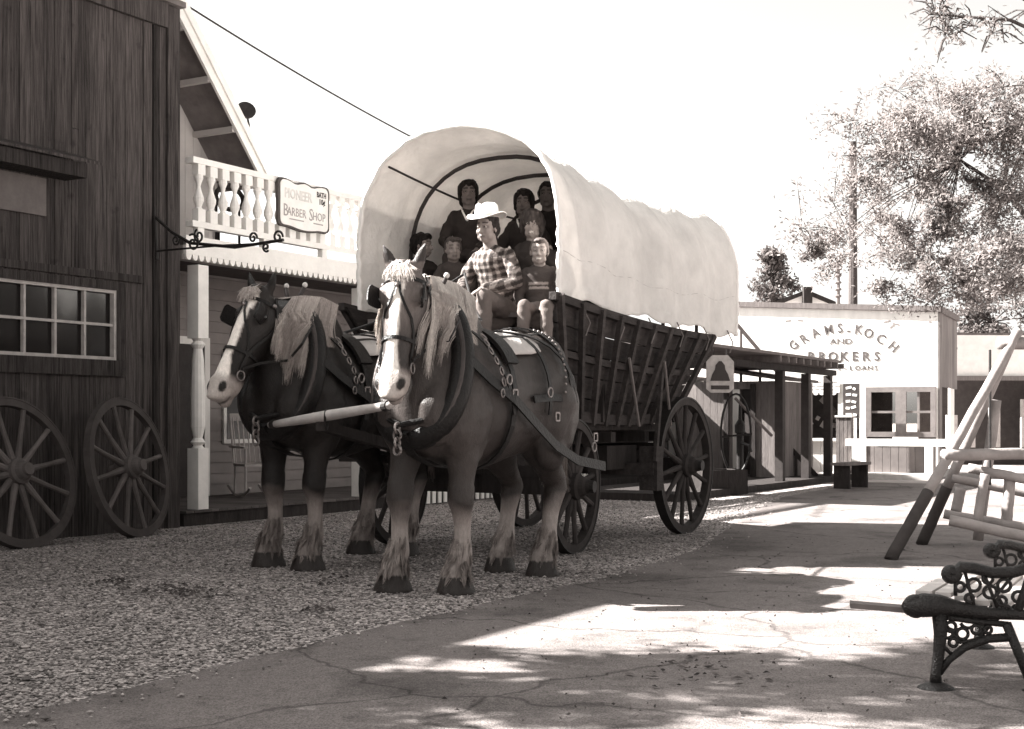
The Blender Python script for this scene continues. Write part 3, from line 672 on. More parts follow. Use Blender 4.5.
# depth of the building: side wall running back
mb = MB(); sdv = V((.9, 1.9, 0)).normalized(); e0 = OF @ V((xe, 0, 0)); q = MB()
for i in range(14):
    a = e0+sdv*(i*.2+.003); b = e0+sdv*(i*.2+.197); mb.tone = random.uniform(.6, 1.0); off = V((sdv.y, -sdv.x, 0))*.03
    zb_ = 1.95 if i > 1 else 0
    mb.add([a+V((0, 0, zb_)), b+V((0, 0, zb_)), b+off+V((0, 0, zb_)), a+off+V((0, 0, zb_)), a+V((0, 0, zt(xe)-.02)), b+V((0, 0, zt(xe)-.02)), b+off+V((0, 0, zt(xe)-.02)), a+off+V((0, 0, zt(xe)-.02))], [(0,3,2,1),(4,5,6,7),(0,1,5,4),(1,2,6,5),(2,3,7,6),(3,0,4,7)])
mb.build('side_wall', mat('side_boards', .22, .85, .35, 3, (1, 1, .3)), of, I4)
mb = MB(); a, b = e0, e0+sdv*2.8; mb.bar(a+V((.03, 0, zt(xe)+.05)), b+V((.03, 0, zt(xe)+.05)), .12, .14); mb.build('side_cornice', greywood, of, I4)
mb = MB(); quadbox(mb, fx(782), xe, 0, .12, -.9, 3, None, None); mb.build('floor_deck', mat('sill_white', .5), of, OF)
mb = MB(); quadbox(mb, 0, xe, 2.9, 2.95, .12, 3.5); mb.build('roof', roofm, of, OF)
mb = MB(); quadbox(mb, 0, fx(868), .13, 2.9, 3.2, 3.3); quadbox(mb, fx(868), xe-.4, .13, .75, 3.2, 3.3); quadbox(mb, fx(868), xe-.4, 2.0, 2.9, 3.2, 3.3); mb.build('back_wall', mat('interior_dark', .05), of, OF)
glassp = mat('clear_glass', .9, .03, 0, 3, (1, 1, 1), 0, spec=.6); glassp.node_tree.nodes['Principled BSDF'].inputs['Transmission Weight'].default_value = 1; glassp.node_tree.nodes['Principled BSDF'].inputs['IOR'].default_value = 1.1
# windows
zc0, zc1 = fz(900, 437), 1.948
wf = None
for i, (a, b) in enumerate(((fx(866), fx(901)), (fx(901), fx(936)))):
    mb = MB(); t = .11; quadbox(mb, a, a+t, zc0, zc1, -.04, .05); quadbox(mb, b-t, b, zc0, zc1, -.04, .05); quadbox(mb, a+t, b-t, zc0, zc0+t, -.04, .05); quadbox(mb, a+t, b-t, zc1-t, zc1, -.04, .05)
    wf = mb.build('window', mat('window_grey', .17), of, OF)
    mb = MB(); zm = (zc0+zc1)/2; quadbox(mb, a+t, b-t, zm-.025, zm+.025, -.01, .04)
    if i: quadbox(mb, (a+b)/2-.025, (a+b)/2+.025, zc0+t, zc1-t, -.012, .038)
    mb.build('muntin', mat('window_grey', .17), wf, OF)
    mb = MB(); quadbox(mb, a+.02, b-.02, zc0+.02, zc1-.02, .052, .058); mb.build('pane', glassp, wf, OF)
quadbox(MB(), 0, 1, 0, 1, 0, 1)
mb = MB(); a, b = fx(853), fx(952); zr = fz(900, 442)
quadbox(mb, a, b, zr-.075, zr+.075, -.85, -.75); mb.build('porch_rail', white, of, OF)
for px in (863, 934):
    mb = MB(); a = fx(px); quadbox(mb, a-.08, a+.08, .122, zr-.077, -.86, -.74); mb.build('rail_post', white, of, OF)
for px in (795, ):
    mb = MB(); a = fx(px); quadbox(mb, a-.06, a+.06, fz(800, 441), 1.94, .0, .1); mb.build('opening_post', white, of, OF)
mb = MB(); a = fx(782); quadbox(mb, a-.05, xo1+.02, fz(815, 441)+.002, fz(815, 441)+.06, -.08, .1); mb.build('counter', white, of, OF)
# scalloped valance with rows of marks
mb = MB(); a, b = fx(784), fx(840); z1_, z0_ = fz(810, 381), fz(810, 393)
quadbox(mb, a, b, z0_, z1_, -.06, -.02); k = a+.06
while k < b-.05:
    pts = [(k-.06, z0_-.0005)]+[(k-.06*math.cos(math.pi*i/5), z0_-.05*math.sin(math.pi*i/5)) for i in range(1, 5)]+[(k+.06, z0_-.0005)]
    plate(mb, list(reversed(pts)), -.055, -.025); k += .13
mb.build('valance', offwhite, of, OF)
mb = MB(); rr = random.Random(4)
for row in range(3):
    x = a+.05
    while x < b-.1:
        l = rr.uniform(.05, .16); z_ = z1_-.04-row*.075; mb.bar((x, -.062, z_), (x+l, -.062, z_+rr.uniform(-.02, .02)), .004, .012); x += l+rr.uniform(.02, .06)
mb.build('valance_marks', paintg, of, OF)
# goods in the dark opening
mb = MB(); rr = random.Random(9)
for i in range(16):
    x = rr.uniform(fx(786), fx(836)); z_ = rr.uniform(1.0, 1.75); s_ = rr.uniform(.03, .09); mb.tone = rr.uniform(.3, 1); mb.M = Matrix.Translation((x, .9+rr.random(), z_)) @ Matrix.Rotation(rr.random(), 4, 'Y'); mb.box((-s_, -.02, -s_), (s_, .02, s_*1.4))
mb.build('shelf_goods', mat('goods', .35), of, OF)
# lettering
mb = MB()
for ch, px, py, rt_ in (('G', 793, 344.5, -48), ('R', 803.4, 338, -36), ('A', 815, 332, -26), ('M', 828.5, 328.8, -12), ('S', 840, 327.3, -4), ('-', 848.5, 328.8, 2), ('K', 858.7, 328.8, 8), ('O', 868.9, 332.5, 20), ('C', 881.3, 338, 32), ('H', 894, 346, 42)):
    a = R(rt_); x, z_ = fx(px), fz(px, py); h_ = .115
    tx(mb, ch, x-math.sin(a)*h_*0-math.sin(a)*h_, z_-math.cos(a)*h_, .29, y=-.006, bold=.004, width=.88, rot=rt_)
for ch, px in zip('BROKERS', (811, 822, 833, 844, 855, 866, 877)): tx(mb, ch, fx(px), fz(px, 360.5), .27, y=-.006, bold=.007, width=1.0)
for ch, px in zip('S-LOANS', (839, 845, 851, 857.5, 864, 870, 876)): tx(mb, ch, fx(px), fz(px, 370), .14, y=-.006, bold=.002, width=1.1)
tx(mb, 'AND', fx(841), fz(841, 344), .17, y=-.006, bold=.001, width=1.3)
mb.build('lettering', mat('sign_letters', .10, .8, .6, 9), of, OF)
mb = MB()
for (px, py, l, a_) in ((788, 321, .12, .1), (800, 320, .12, -.1), (887, 322, .14, .2), (896, 323, .14, -.3), (892, 328, .1, .8), (930, 322, .05, 0)):
    x, z_ = fx(px), fz(px, py); mb.bar((x-l/2, -.004, z_), (x+l/2, -.004, z_+l*a_), .004, .03)
mb.build('corner_ornament', paintg, of, OF)
# blackboard and lean panel on the porch
bbd = thing('blackboard_sign', 'black upright board with white scribbled lines left of the windows', 'sign', OF @ V((fx(853), -.3, .12)), fa)
x0, x1 = fx(846)-fx(853), fx(862)-fx(853); mb = MB(); z0_, z1_ = fz(853, 418)-.12, fz(853, 384)-.12
mb.box((x0, -.03, z0_), (x1, .03, z1_)); mb.build('board', paintd, bbd)
rr = random.Random(2)
for row in range(5):
    mb = MB()
    z_ = z1_-.1-row*.14; x = x0+.06
    while x < x1-.1: l = rr.uniform(.05, .12); mb.bar((x, -.034, z_), (min(x+l, x1-.04), -.034, z_+rr.uniform(-.03, .03)), .004, .05); x += l+.03
    mb.build('chalk_marks', white, bbd)
for x in (x0+.03, x1-.03): mb = MB(); mb.box((x-.025, -.025, 0), (x+.025, .025, z0_-.001)); mb.build('leg', darkwood, bbd)
crt = thing('wooden_crate', 'pale board crate standing under the blackboard', 'crate', OF @ V((fx(850), -.55, .122)), fa)
mb = MB(); w_ = (fx(858)-fx(843))/2
for i in range(4): a = -w_+i*w_/2; mb.tone = random.uniform(.8, 1.1); mb.box((a+.004, -.18, 0), (a+w_/2-.004, .12, 1.18))
mb.build('boards', greywood, crt)
mb = MB(); mb.box((-w_-.02, -.2, 1.18), (w_+.02, .14, 1.22)); mb.build('lid', offwhite, crt)
# stair rail in front of the office
sr = thing('stair_rail', 'slanting dark handrail with thin uprights beside the small shed', 'handrail', at(760, 480, 28))
mb = MB(); a, b = at(735, 322, 28), at(784, 380, 28); mb.bar(a, b, .06, .07); mb.build('handrail', greywood, sr, I4)
for px in (741, 760, 777):
    y_ = 322+(px-735)/49*58; t = at(px, y_, 28); mb = MB(); mb.bar(V((t.x, t.y, .0)), t-V((0, 0, .04)), .05, .05); mb.build('upright', greywood, sr, I4)
br2 = thing('ramp_rail', 'low slanting dark rail crossing behind the canopy posts', 'handrail', at(800, 478, 27))
mb = MB(); a, b = at(783, 440, 27.2), at(817, 480, 27); b.z = .12; mb.bar(a, b, .06, .09); mb.build('handrail', darkwood, br2, I4)
for px, y_ in ((785, 442), (796, 455)): t = at(px, y_, 27.1); mb = MB(); mb.bar(V((t.x, t.y, .12)), t, .05, .05); mb.build('upright', darkwood, br2, I4)
# small bench on the boardwalk
bn = thing('plank_bench', 'small dark plank bench by the last canopy post', 'bench', at(851, 488, 24.7), R(52))
bn.location.z = 0; INV[bn.name] = (Matrix.Translation(bn.location) @ Matrix.Rotation(R(52), 4, 'Z')).inverted()
mb = MB(); mb.box((-.5, -.17, .42), (.5, .17, .47)); mb.build('seat', greywood, bn)
for x in (-.38, .38): mb = MB(); mb.box((x-.03, -.15, 0), (x+.03, .15, .419)); mb.build('leg', darkwood, bn)
# building and clutter far right
wr = thing('white_shed', 'long low white building with an open dark porch at the right edge', 'building', at(985, 470, 36)); wr.location.z = 0; INV[wr.name] = Matrix.Translation(wr.location).inverted()
p0 = at(948, 470, 36); p0.z = 0; M_ = Matrix.Translation(p0) @ Matrix.Rotation(R(3), 4, 'Z')
mb = MB(); mb.box((0, 0, 2.35), (9, .15, 3.5)); mb.build('upper_wall', white, wr, M_)
mb = MB(); mb.box((-.1, -.08, 2.3), (9, -.002, 2.42)); mb.build('trim_board', greywood, wr, M_)
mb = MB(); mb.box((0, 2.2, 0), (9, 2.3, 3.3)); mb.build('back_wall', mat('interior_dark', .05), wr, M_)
mb = MB(); mb.box((0, 0, 3.5), (9, 3, 3.56)); mb.build('roof', roofm, wr, M_)
for x in (.05, 2.2, 4.4, 6.6): mb = MB(); mb.box((x, 0, 0), (x+.12, .12, 2.348)); mb.build('post', offwhite, wr, M_)
mb = MB(); 
for x in (.5, 1.0, 1.7, 2.6, 3.1): mb.box((x, 1.4, .5), (x+.3, 1.5, random.uniform(1.2, 2)))
mb.build('hung_goods', mat('goods', .35), wr, M_)
# distant gable roof, pole, wires
gb = thing('gabled_house', 'pale house showing only its gable roof above the office parapet', 'house', at(808, 300, 48)); gb.location.z = 0; INV[gb.name] = Matrix.Translation(gb.location).inverted()
a, b, c = at(770, 306, 48), at(806, 292, 48), at(842, 307, 48)
mb = MB(); mb.bar(a, b, .25, .14); mb.bar(b, c, .25, .14); mb.build('rake_board', darkwood, gb, I4)
mb = MB(); mb.add([a, c, b, V((a.x, 56, a.z)), V((c.x, 56, c.z)), V((b.x, 56, b.z)), V((a.x, 48, 0)), V((c.x, 48, 0)), V((c.x, 56, 0)), V((a.x, 56, 0))], [(0, 1, 2), (0, 2, 5, 3), (1, 4, 5, 2), (5, 4, 3), (6, 7, 1, 0), (7, 8, 4, 1), (8, 9, 3, 4), (9, 6, 0, 3)])
mb.build('wall', white, gb, I4)
mb = MB(); mb.bar(b+V((0, -.2, -.5)), b+V((0, -.2, .15)), .3, .3); mb.build('king_post', darkwood, gb, I4)
up_ = thing('utility_pole', 'tall dark utility pole rising behind the office and foliage', 'pole', (at(853, 480, 34).x, 34, 0))
x = at(853, 480, 34).x; mb = MB(); mb.tube([(x, 34, 0), (x, 34, 8.2)], [.14, .09], 10); mb.build('pole_shaft', barkm, up_, I4)
tp = thing('thin_pole', 'thin notched grey pole just left of the utility pole', 'pole', (at(838, 480, 40).x, 40, 0))
x2 = at(838, 480, 40).x; mb = MB(); mb.tube([(x2, 40, 0), (x2, 40, 5.9)], .06, 8)
for i in range(5): mb.ell((x2, 40, 4.9+i*.2), (.11, .11, .05), 8)
mb.build('pole_shaft', greywood, tp, I4)
def wire(name, lab, p, q, sag, r, m_, bead=False):
    p, q = V(p), V(q); pts = [p.lerp(q, i/40)-V((0, 0, sag*4*(i/40)*(1-i/40))) for i in range(41)]
    mb = MB(); mb.tube(pts, r, 6)
    if bead:
        for i in range(1, 160, 2):
            t = i/160; c = p.lerp(q, t)-V((0, 0, sag*4*t*(1-t))); mb.tube([c, p.lerp(q, t+.004)-V((0, 0, sag*4*(t+.004)*(1-t-.004)))], r*1.7, 6)
    o = mb.build(name, m_, None, I4, loc=p); tag(o, lab, 'wire')
wire('overhead_cable', 'twisted dark overhead cable slanting down behind the wagon cover', at(150, -18, 19), at(470, 166, 30), .12, .016, iron, False)
wire('power_wire', 'thin wire running right from the utility pole under the foliage', (x, 34, 5.5), at(1040, 274, 30), .1, .012, greywood)

# ------------------------------------------------------------------ trees
def tree(name, lab, base, top_pts, clumps, leafmat, seed, leaf=.05, dens=1.0, trunk_r=.2, per=260):
    rt = thing(name, lab, 'tree', base); rr = random.Random(seed)
    mb = MB(); pts = [V(base)]+[V(p) for p in top_pts]; n_ = len(pts)
    mb.tube(pts, [trunk_r*(1-.75*i/(n_-1)) for i in range(n_)], 10); mb.build('trunk', barkm, rt, I4, smooth=True)
    br_, lf = MB(), MB()
    for (c, r) in clumps:
        c = V(c); s_ = min(pts[1:], key=lambda p: (p-c).length)
        m1 = s_.lerp(c, .5)+V((rr.uniform(-.2, .2), rr.uniform(-.2, .2), rr.uniform(0, .3)))
        br_.tube([s_, m1, c], [trunk_r*.16, trunk_r*.09, trunk_r*.04], 5)
        for k in range(7):
            d = V((rr.gauss(0, 1), rr.gauss(0, 1), rr.gauss(0, .6))).normalized()*r*rr.uniform(.5, 1.05)
            br_.tube([c, c+d*.5+V((0, 0, .05)), c+d], [trunk_r*.04, .008, .004], 4)
            for q in range(int(per*dens/7)):
                t = rr.uniform(.25, 1.05); p = c+d*t+V((rr.gauss(0, .16), rr.gauss(0, .16), rr.gauss(0, .13)))*r
                a = V((rr.gauss(0, 1), rr.gauss(0, 1), rr.gauss(0, 1))).normalized()*leaf*rr.uniform(.6, 1.3); b_ = a.orthogonal().normalized()*leaf*rr.uniform(.3, .6)
                lf.tone = rr.uniform(.5, 1.6)
                lf.add([p-a, p+b_, p+a, p-b_], [(0, 1, 2, 3)])
    br_.build('branches', barkm, rt, I4); lf.build('crown', leafmat, rt, I4)
    return rt
rr = random.Random(21)
# right tree
cl = []
while len(cl) < 95:
    px, py = rr.uniform(795, 1060), rr.uniform(85, 300)
    lim = 800+max(0, 150-py)*1.0+max(0, py-255)*1.6
    if px < lim or rr.random() > .25+.9*(px-lim)/150: continue
    cl.append((at(px, py, 22+rr.uniform(-1.8, 1.8)), rr.uniform(.35, .75)))
tb = at(1075, 480, 22); tb.z = 0
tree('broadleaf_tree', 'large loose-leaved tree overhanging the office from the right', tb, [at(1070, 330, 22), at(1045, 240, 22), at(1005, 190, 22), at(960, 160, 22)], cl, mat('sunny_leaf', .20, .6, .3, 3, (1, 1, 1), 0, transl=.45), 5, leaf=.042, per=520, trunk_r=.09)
cl = [(at(905+rr.uniform(0, 110), 18+rr.uniform(-6, 22)+.1*k, 12+rr.uniform(-.5, .5)), .28) for k in range(9)]+[(at(1040, 10, 12), .5), (at(1080, -10, 12), .8)]
tb = V((6.3, 12, 0)); SL = mat('sunny_leaf', .20, .6, .3, 3, (1, 1, 1), 0, transl=.45)
tree('broadleaf_tree', 'thin leafy branch tips hanging into the top right corner', tb, [V((6.2, 12, 2.5)), V((5.6, 12, 4.2)), at(1010, 20, 12), at(930, 14, 12)], cl, SL, 8, leaf=.028, per=60, trunk_r=.035)
# conifer
b_ = at(772, 480, 62); b_.z = 0; cl = []
for i in range(30):
    t = i/29; py = 252+t*62; wd = 4+t*24; cl.append((at(772+rr.uniform(-wd, wd), py, 62+rr.uniform(-1, 1)), .45+.4*t))
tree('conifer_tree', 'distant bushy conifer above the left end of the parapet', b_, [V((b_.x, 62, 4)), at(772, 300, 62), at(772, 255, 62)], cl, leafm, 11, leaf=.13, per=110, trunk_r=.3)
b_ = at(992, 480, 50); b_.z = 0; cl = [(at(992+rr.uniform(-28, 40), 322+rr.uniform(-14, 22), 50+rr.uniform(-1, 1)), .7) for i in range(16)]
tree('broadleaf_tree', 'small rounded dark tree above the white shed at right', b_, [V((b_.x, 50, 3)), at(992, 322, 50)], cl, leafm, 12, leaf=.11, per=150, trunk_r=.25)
# shade tree standing left of the camera: its crown throws the dappled shade on the path
cl = [((-7.2+rr.uniform(-.9, .9), 7.0+rr.uniform(-.7, .5), 4.9+rr.uniform(-.6, .7)), rr.uniform(.45, .65)) for i in range(22)]
for i in range(32):
    cl.append(((-5.9+rr.uniform(-1.5, 1.5), 7.9+rr.uniform(-.85, .8), 5.6+rr.uniform(-.6, 1.6)), rr.uniform(.35, .6)))
tree('broadleaf_tree', 'shade tree by the barn at the left, out of the picture', (-6.6, 6.6, 0), [(-6.5, 6.8, 2.2), (-6.1, 7.4, 3.8), (-5.9, 7.8, 5.2)], cl, leafm, 14, leaf=.07, per=190, trunk_r=.2)

# ------------------------------------------------------------------ covered wagon
VW = -6.7
wg = thing('covered_wagon', 'big covered wagon with a white canvas top and flared plank bed', 'wagon', P(12.8, VW, 0), A60)
WF = S @ Matrix.Translation((0, -VW, 0))      # x = u, y = -(v-VW), z
def hw(z): return .80+(z-1.2)/.95*.26
uf = lambda z: 11.05-(z-1.2)/.95*.62
ur = lambda z: 13.55+(z-1.2)/.95*.62
def zbot(t): return 1.2+.06*(2*t-1)**2
def ztop(t): return 2.10+.16*(1-t)**2*1.2+.03*t
NB = 24
for s_ in (-1, 1):
    for name_, rows in (('side_board', 5),):
        mb = MB()
        for r_ in range(rows):
            f0, f1 = r_/rows+.006, (r_+1)/rows-.006; mb.tone = random.uniform(.65, 1.25); rings = []
            for i in range(NB+1):
                t = i/NB
                ring = []
                for ff, yo in ((f0, 0), (f1, 0), (f1, .03), (f0, .03)):
                    z = zbot(t)+(ztop(t)-zbot(t))*ff; u_ = uf(z)+(ur(z)-uf(z))*t; ring.append((u_, s_*(hw(z)+yo*(1)-.03), z))
                rings.append(ring)
            mb.loft(rings)
        mb.build(name_, wagonwood, wg, WF)
    mb = MB()   # rails top, middle, bottom
    for ff, w_, h_ in ((1.0, .07, .07), (.55, .05, .06), (.02, .07, .10)):
        pts = []
        for i in range(NB+1):
            t = i/NB; z = zbot(t)+(ztop(t)-zbot(t))*ff; pts.append((uf(z)+(ur(z)-uf(z))*t, s_*(hw(z)+.035), z))
        mb = MB(); mb.tone = .95
        mb.loft([[V(p)+V((0, -w_/2, -h_/2)), V(p)+V((0, w_/2, -h_/2)), V(p)+V((0, w_/2, h_/2)), V(p)+V((0, -w_/2, h_/2))] for p in pts]); mb.build('side_rail', wagonwood, wg, WF)
    for k in range(10):
        t = .02+.96*k/9; z0 = zbot(t)-.04; z1 = ztop(t)+.02; a = (uf(z0)+(ur(z0)-uf(z0))*t, s_*(hw(z0)+.075), z0); b = (uf(z1)+(ur(z1)-uf(z1))*t, s_*(hw(z1)+.075), z1)
        mb = MB(); mb.tone = random.uniform(.8, 1.3); mb.bar(a, b, .06, .05, up=(0, 1, 0)); mb.build('stake', wagonwood, wg, WF)
    for u0_, u1_ in ((12.0, 12.5), (12.85, 13.3)):
        mb = MB(); mb.tube([(u0_, s_*(hw(1.8)+.12), 1.82), (u1_, s_*(hw(1.2)+.16), 1.16)], .016, 6); mb.build('side_brace', mat('worn_brace', .16), wg, WF)
for u_, nm in ((0, 'front_gate'), (1, 'tail_gate')):
    mb = MB()
    for r_ in range(5):
        mb.tone = random.uniform(.7, 1.2); z0, z1 = 1.22+r_*.17, 1.22+(r_+1)*.17-.01
        if u_ == 0: z1 = min(z1, 1.95)
        f = uf if u_ == 0 else ur; sg_ = 1 if u_ == 0 else -1
        mb.add([(f(z0), -hw(z0)+.04, z0), (f(z0), hw(z0)-.04, z0), (f(z1), hw(z1)-.04, z1), (f(z1), -hw(z1)+.04, z1), (f(z0)+.04*sg_, -hw(z0)+.04, z0), (f(z0)+.04*sg_, hw(z0)-.04, z0), (f(z1)+.04*sg_, hw(z1)-.04, z1), (f(z1)+.04*sg_, -hw(z1)+.04, z1)], [(0,3,2,1),(4,5,6,7),(0,1,5,4),(1,2,6,5),(2,3,7,6),(3,0,4,7)])
    mb.build(nm, wagonwood, wg, WF)
mb = MB(); mb.box((11.0, -.78, 1.12), (13.6, .78, 1.18)); mb.build('bed_floor', darkwood, wg, WF)
mb = MB(); 
for y in (-.45, .45): mb.box((10.9, y-.06, .98), (13.9, y+.06, 1.118))
for u_ in (11.3, 12.1, 12.9, 13.45): mb.box((u_, -.84, 1.0), (u_+.1, .84, 1.1))
mb.build('bed_frame', darkwood, wg, WF)
# running gear
RF, RR_ = .615, .735
for u_, r_ in ((11.0, RF), (13.6, RR_)):
    mb = MB(); mb.box((u_-.08, -.92, r_-.08), (u_+.08, .92, r_+.08)); mb.box((u_-.09, -.75, r_+.081), (u_+.09, .75, .975)); mb.build('axle', darkwood, wg, WF)
mb = MB(); mb.bar((11.0, 0, .80), (13.9, 0, .86), .12, .12); mb.bar((13.6, -.5, .84), (12.6, 0, .86), .08, .1); mb.bar((13.6, .5, .84), (12.6, 0, .86), .08, .1); mb.build('reach', darkwood, wg, WF)
mb = MB(); mb.box((12.3, -.7, .72), (13.0, .7, .96)); mb.build('under_box', darkwood, wg, WF)
mb = MB(); mb.bar((12.75, -1.02, .72), (12.75, 1.02, .72), .09, .12); mb.box((12.72, .86, .5), (12.86, 1.06, .95)); mb.box((12.72, -1.06, .5), (12.86, -.86, .95)); mb.bar((12.7, -1.05, .8), (12.9, -1.05, 1.9), .03, .05); mb.build('brake_beam', wagonwood, wg, WF)
for u_, r_, steer in ((11.0, RF, 6), (13.6, RR_, 0)):
    for s_ in (-1, 1):
        hubm = MB(); hubm.M = None
        # an empty-less part: hub mesh is the wheel, the rest are its sub-parts
        M = Matrix.Translation((u_, s_*.98, r_)) @ Matrix.Rotation(R(steer if u_ < 12 else 0), 4, 'Z') @ Matrix.Rotation(R(180 if s_ > 0 else 0), 4, 'Z')
        q = MB(); q.M = WF @ M; q.lathe([(.03, -.22), (.055, -.22), (.06, -.16), (.03, -.14)], (0, 0, 0), 12, (0, 1, 0)); wl = q.build('wheel', iron, wg, I4)
        Wl = INV[wg.name] @ WF @ M
        wheel_parts(wl, r_, Wl, 14 if u_ > 12 else 12, .10)
# tongue and trees
mb = MB(); ta = V((11.0, .0, .72)); 
mb.bar(WF @ V((11.05, 0, .74)), P(8.0, -6.25, 1.17), .11, .11, w2=.08, h2=.07); mb.build('tongue', darkwood, wg, I4)
mb = MB(); mb.bar((10.5, -.75, .86), (10.5, .75, .86), .07, .1); mb.build('doubletree', wagonwood, wg, WF)
for y in (-.75, .75): mb = MB(); mb.bar((10.38, y-.42, .86), (10.38, y+.42, .86), .06, .07); mb.build('singletree', wagonwood, wg, WF)
# seats and footboard
mb = MB(); mb.box((10.55, -.98, 2.14), (10.92, .98, 2.18)); mb.build('driver_seat', greywood, wg, WF)
mb = MB(); mb.box((9.98, -.85, 1.78), (10.36, .85, 1.82)); mb.box((10.3, -.85, 1.5), (10.36, .85, 1.779)); mb.build('footboard', darkwood, wg, WF)
mb = MB(); mb.box((11.2, -.95, 2.28), (11.6, .95, 2.32)); mb.box((11.75, -.95, 2.56), (12.2, .95, 2.6)); mb.box((11.2, -.9, 1.2), (11.25, .9, 2.279)); mb.box((11.8, -.9, 1.2), (11.85, .9, 2.559)); mb.build('passenger_bench', darkwood, wg, WF)
# cover
Z0c, TOPc, HWc = 2.17, 3.90, 1.08
def arch(a, hwid, ztop_, zb):
    # a from 0 (right bottom, v+) to 1 (left bottom)
    L1 = .23
    if a < L1: return (-hwid, zb+(ztop_-1.02-zb)*(a/L1))
    if a > 1-L1: return (hwid, zb+(ztop_-1.02-zb)*((1-a)/L1))
    th = math.pi*(a-L1)/(1-2*L1); e = .84
    return (-hwid*math.copysign(abs(math.cos(th))**e, math.cos(th)), ztop_-1.02+1.02*abs(math.sin(th))**e)
bows = [10.66, 11.34, 12.05, 12.95, 13.85, 14.84]
def cover_pt(a, t):
    u_ = 10.58+t*(14.9-10.58)
    k = min(abs(u_-b) for b in bows); sag = .048*math.sin(min(1, k/.52)*math.pi/2)**2
    zb = 2.28-.10*t-.03*math.cos(t*22)+.012*math.sin(t*61)
    top = TOPc-.14*math.sin(math.pi*t)-.08*t
    y, z = arch(a, HWc-sag*.8, top-sag, zb)
    n_ = noise.noise(V((u_*1.3, a*3, 1.5)))*.02+noise.noise(V((u_*4+a*3, a*9, 4.5)))*.014*(1 if abs(a-.5) > .15 else .5)+noise.noise(V((u_*9, a*5+u_*3, 9)))*.011
    rg = 1-abs(noise.noise(V((u_*2.2+a*2.5, a*7-u_*.8, 2))))*2; n_ += .018*max(0, rg-.55)*(1 if abs(a-.5) > .12 else .3)
    # tension folds slanting down from the bows
    n_ += .009*math.sin(u_*13+a*14+2*noise.noise(V((u_, a*4, 0))))*(1-abs(2*a-1))
    d = V((0, y, z-2.9)); d = d.normalized() if d.length else d
    q = V((u_, y, z))+d*n_
    if t < .16: q += d*(.007*math.sin(a*110+9*noise.noise(V((a*9, t*8, 0))))*(1-t/.16)**1.5)
    if a < .05 or a > .95: q.y += (-1 if a < .5 else 1)*.03*noise.noise(V((u_*5, 0, a)))
    return q
na, nt_ = 90, 120
mb = MB(); vs_ = [cover_pt(i/na, j/nt_) for j in range(nt_+1) for i in range(na+1)]
mb.add(vs_, [(j*(na+1)+i, j*(na+1)+i+1, (j+1)*(na+1)+i+1, (j+1)*(na+1)+i) for j in range(nt_) for i in range(na)])
cov = mb.build('canvas_cover', canvas, wg, WF, smooth=True)
sm = cov.modifiers.new('thick', 'SOLIDIFY'); sm.thickness = .006
# gathered hem at the mouth and at the rear
for t_, nm in ((0, 'front_hem'), (1, 'rear_hem')):
    mb = MB(); pts = [cover_pt(i/na, t_)+V((-.012 if t_ == 0 else .012, 0, 0)) for i in range(na+1)]
    mb.tube(pts, [.026*(1+.12*math.sin(i*2.3)) for i in range(na+1)], 8); mb.build(nm, canvas_hem, cov, WF, smooth=True)
mb = MB()
# seam along the side
mb.tube([cover_pt(.17, j/60)+V((0, -.004, 0)) for j in range(61)], .003, 5); mb.build('seam', mat('seam', .5), cov, WF)
for b in bows[1:-1]:
    mb = MB(); pts = []
    t = (b-10.58)/(14.9-10.58); tp_ = TOPc-.14*math.sin(math.pi*t)-.08*t
    for i in range(41): y, z = arch(i/40, HWc-.055, tp_-.055, 2.1); pts.append((b, y, z))
    mb.tube(pts, .021, 8); mb.build('bow', mat('bow_wood', .04), wg, WF, smooth=True)
for a_ in (.63, ):
    mb = MB(); pts = []
    for j in range(21):
        u_ = 10.58+j*.213; t = j/20; y, z = arch(a_, HWc-.045, TOPc-.14*math.sin(math.pi*t)-.08*t-.045, 2.1); pts.append((u_, y, z))
    mb.tube(pts, .011, 6); mb.build('ridge_pole', mat('bow_wood', .04), wg, WF)
# ropes tying cover to rail
for k in range(6):
    u_ = 11.0+k*.72; mb = MB(); mb.tube([(u_, -1.09, 2.24), (u_+.05, -1.14, 2.1), (u_-.02, -1.13, 1.98)], .007, 5); mb.build('tie_rope', greywood, wg, WF)

# ------------------------------------------------------------------ horses
BS = [(-1.00, 1.47, .08, .12), (-.96, 1.44, .22, .26), (-.85, 1.43, .33, .37), (-.65, 1.44, .40, .44), (-.45, 1.43, .42, .47), (-.15, 1.38, .40, .47), (.15, 1.35, .42, .49), (.45, 1.37, .41, .49), (.65, 1.41, .38, .48), (.82, 1.38, .33, .42), (.95, 1.32, .26, .31), (1.02, 1.28, .15, .18), (1.04, 1.27, .05, .07)]
def bsec(x):
    for a, b in zip(BS[:-1], BS[1:]):
        if a[0] <= x <= b[0]:
            t = (x-a[0])/(b[0]-a[0]); return tuple(a[k]+(b[k]-a[k])*t for k in (1, 2, 3))
    return BS[-1][1:]
def bpt(x, ang, off=.02):   # ang from top, + = left (y+)
    zc, hw_, hh = bsec(x); e = .92
    sx, cx = math.sin(ang), math.cos(ang)
    return V((x, math.copysign(abs(sx)**e, sx)*(hw_+off), zc+math.copysign(abs(cx)**e, cx)*(hh+off))), V((0, sx/hw_, cx/hh)).normalized()
HS = [(-.03, .07, .06), (.03, .13, .112), (.10, .17, .138), (.20, .20, .150), (.30, .20, .140), (.40, .172, .118), (.50, .14, .100), (.60, .12, .092), (.70, .112, .098), (.77, .104, .104), (.83, .088, .092), (.875, .058, .064), (.895, .025, .03)]
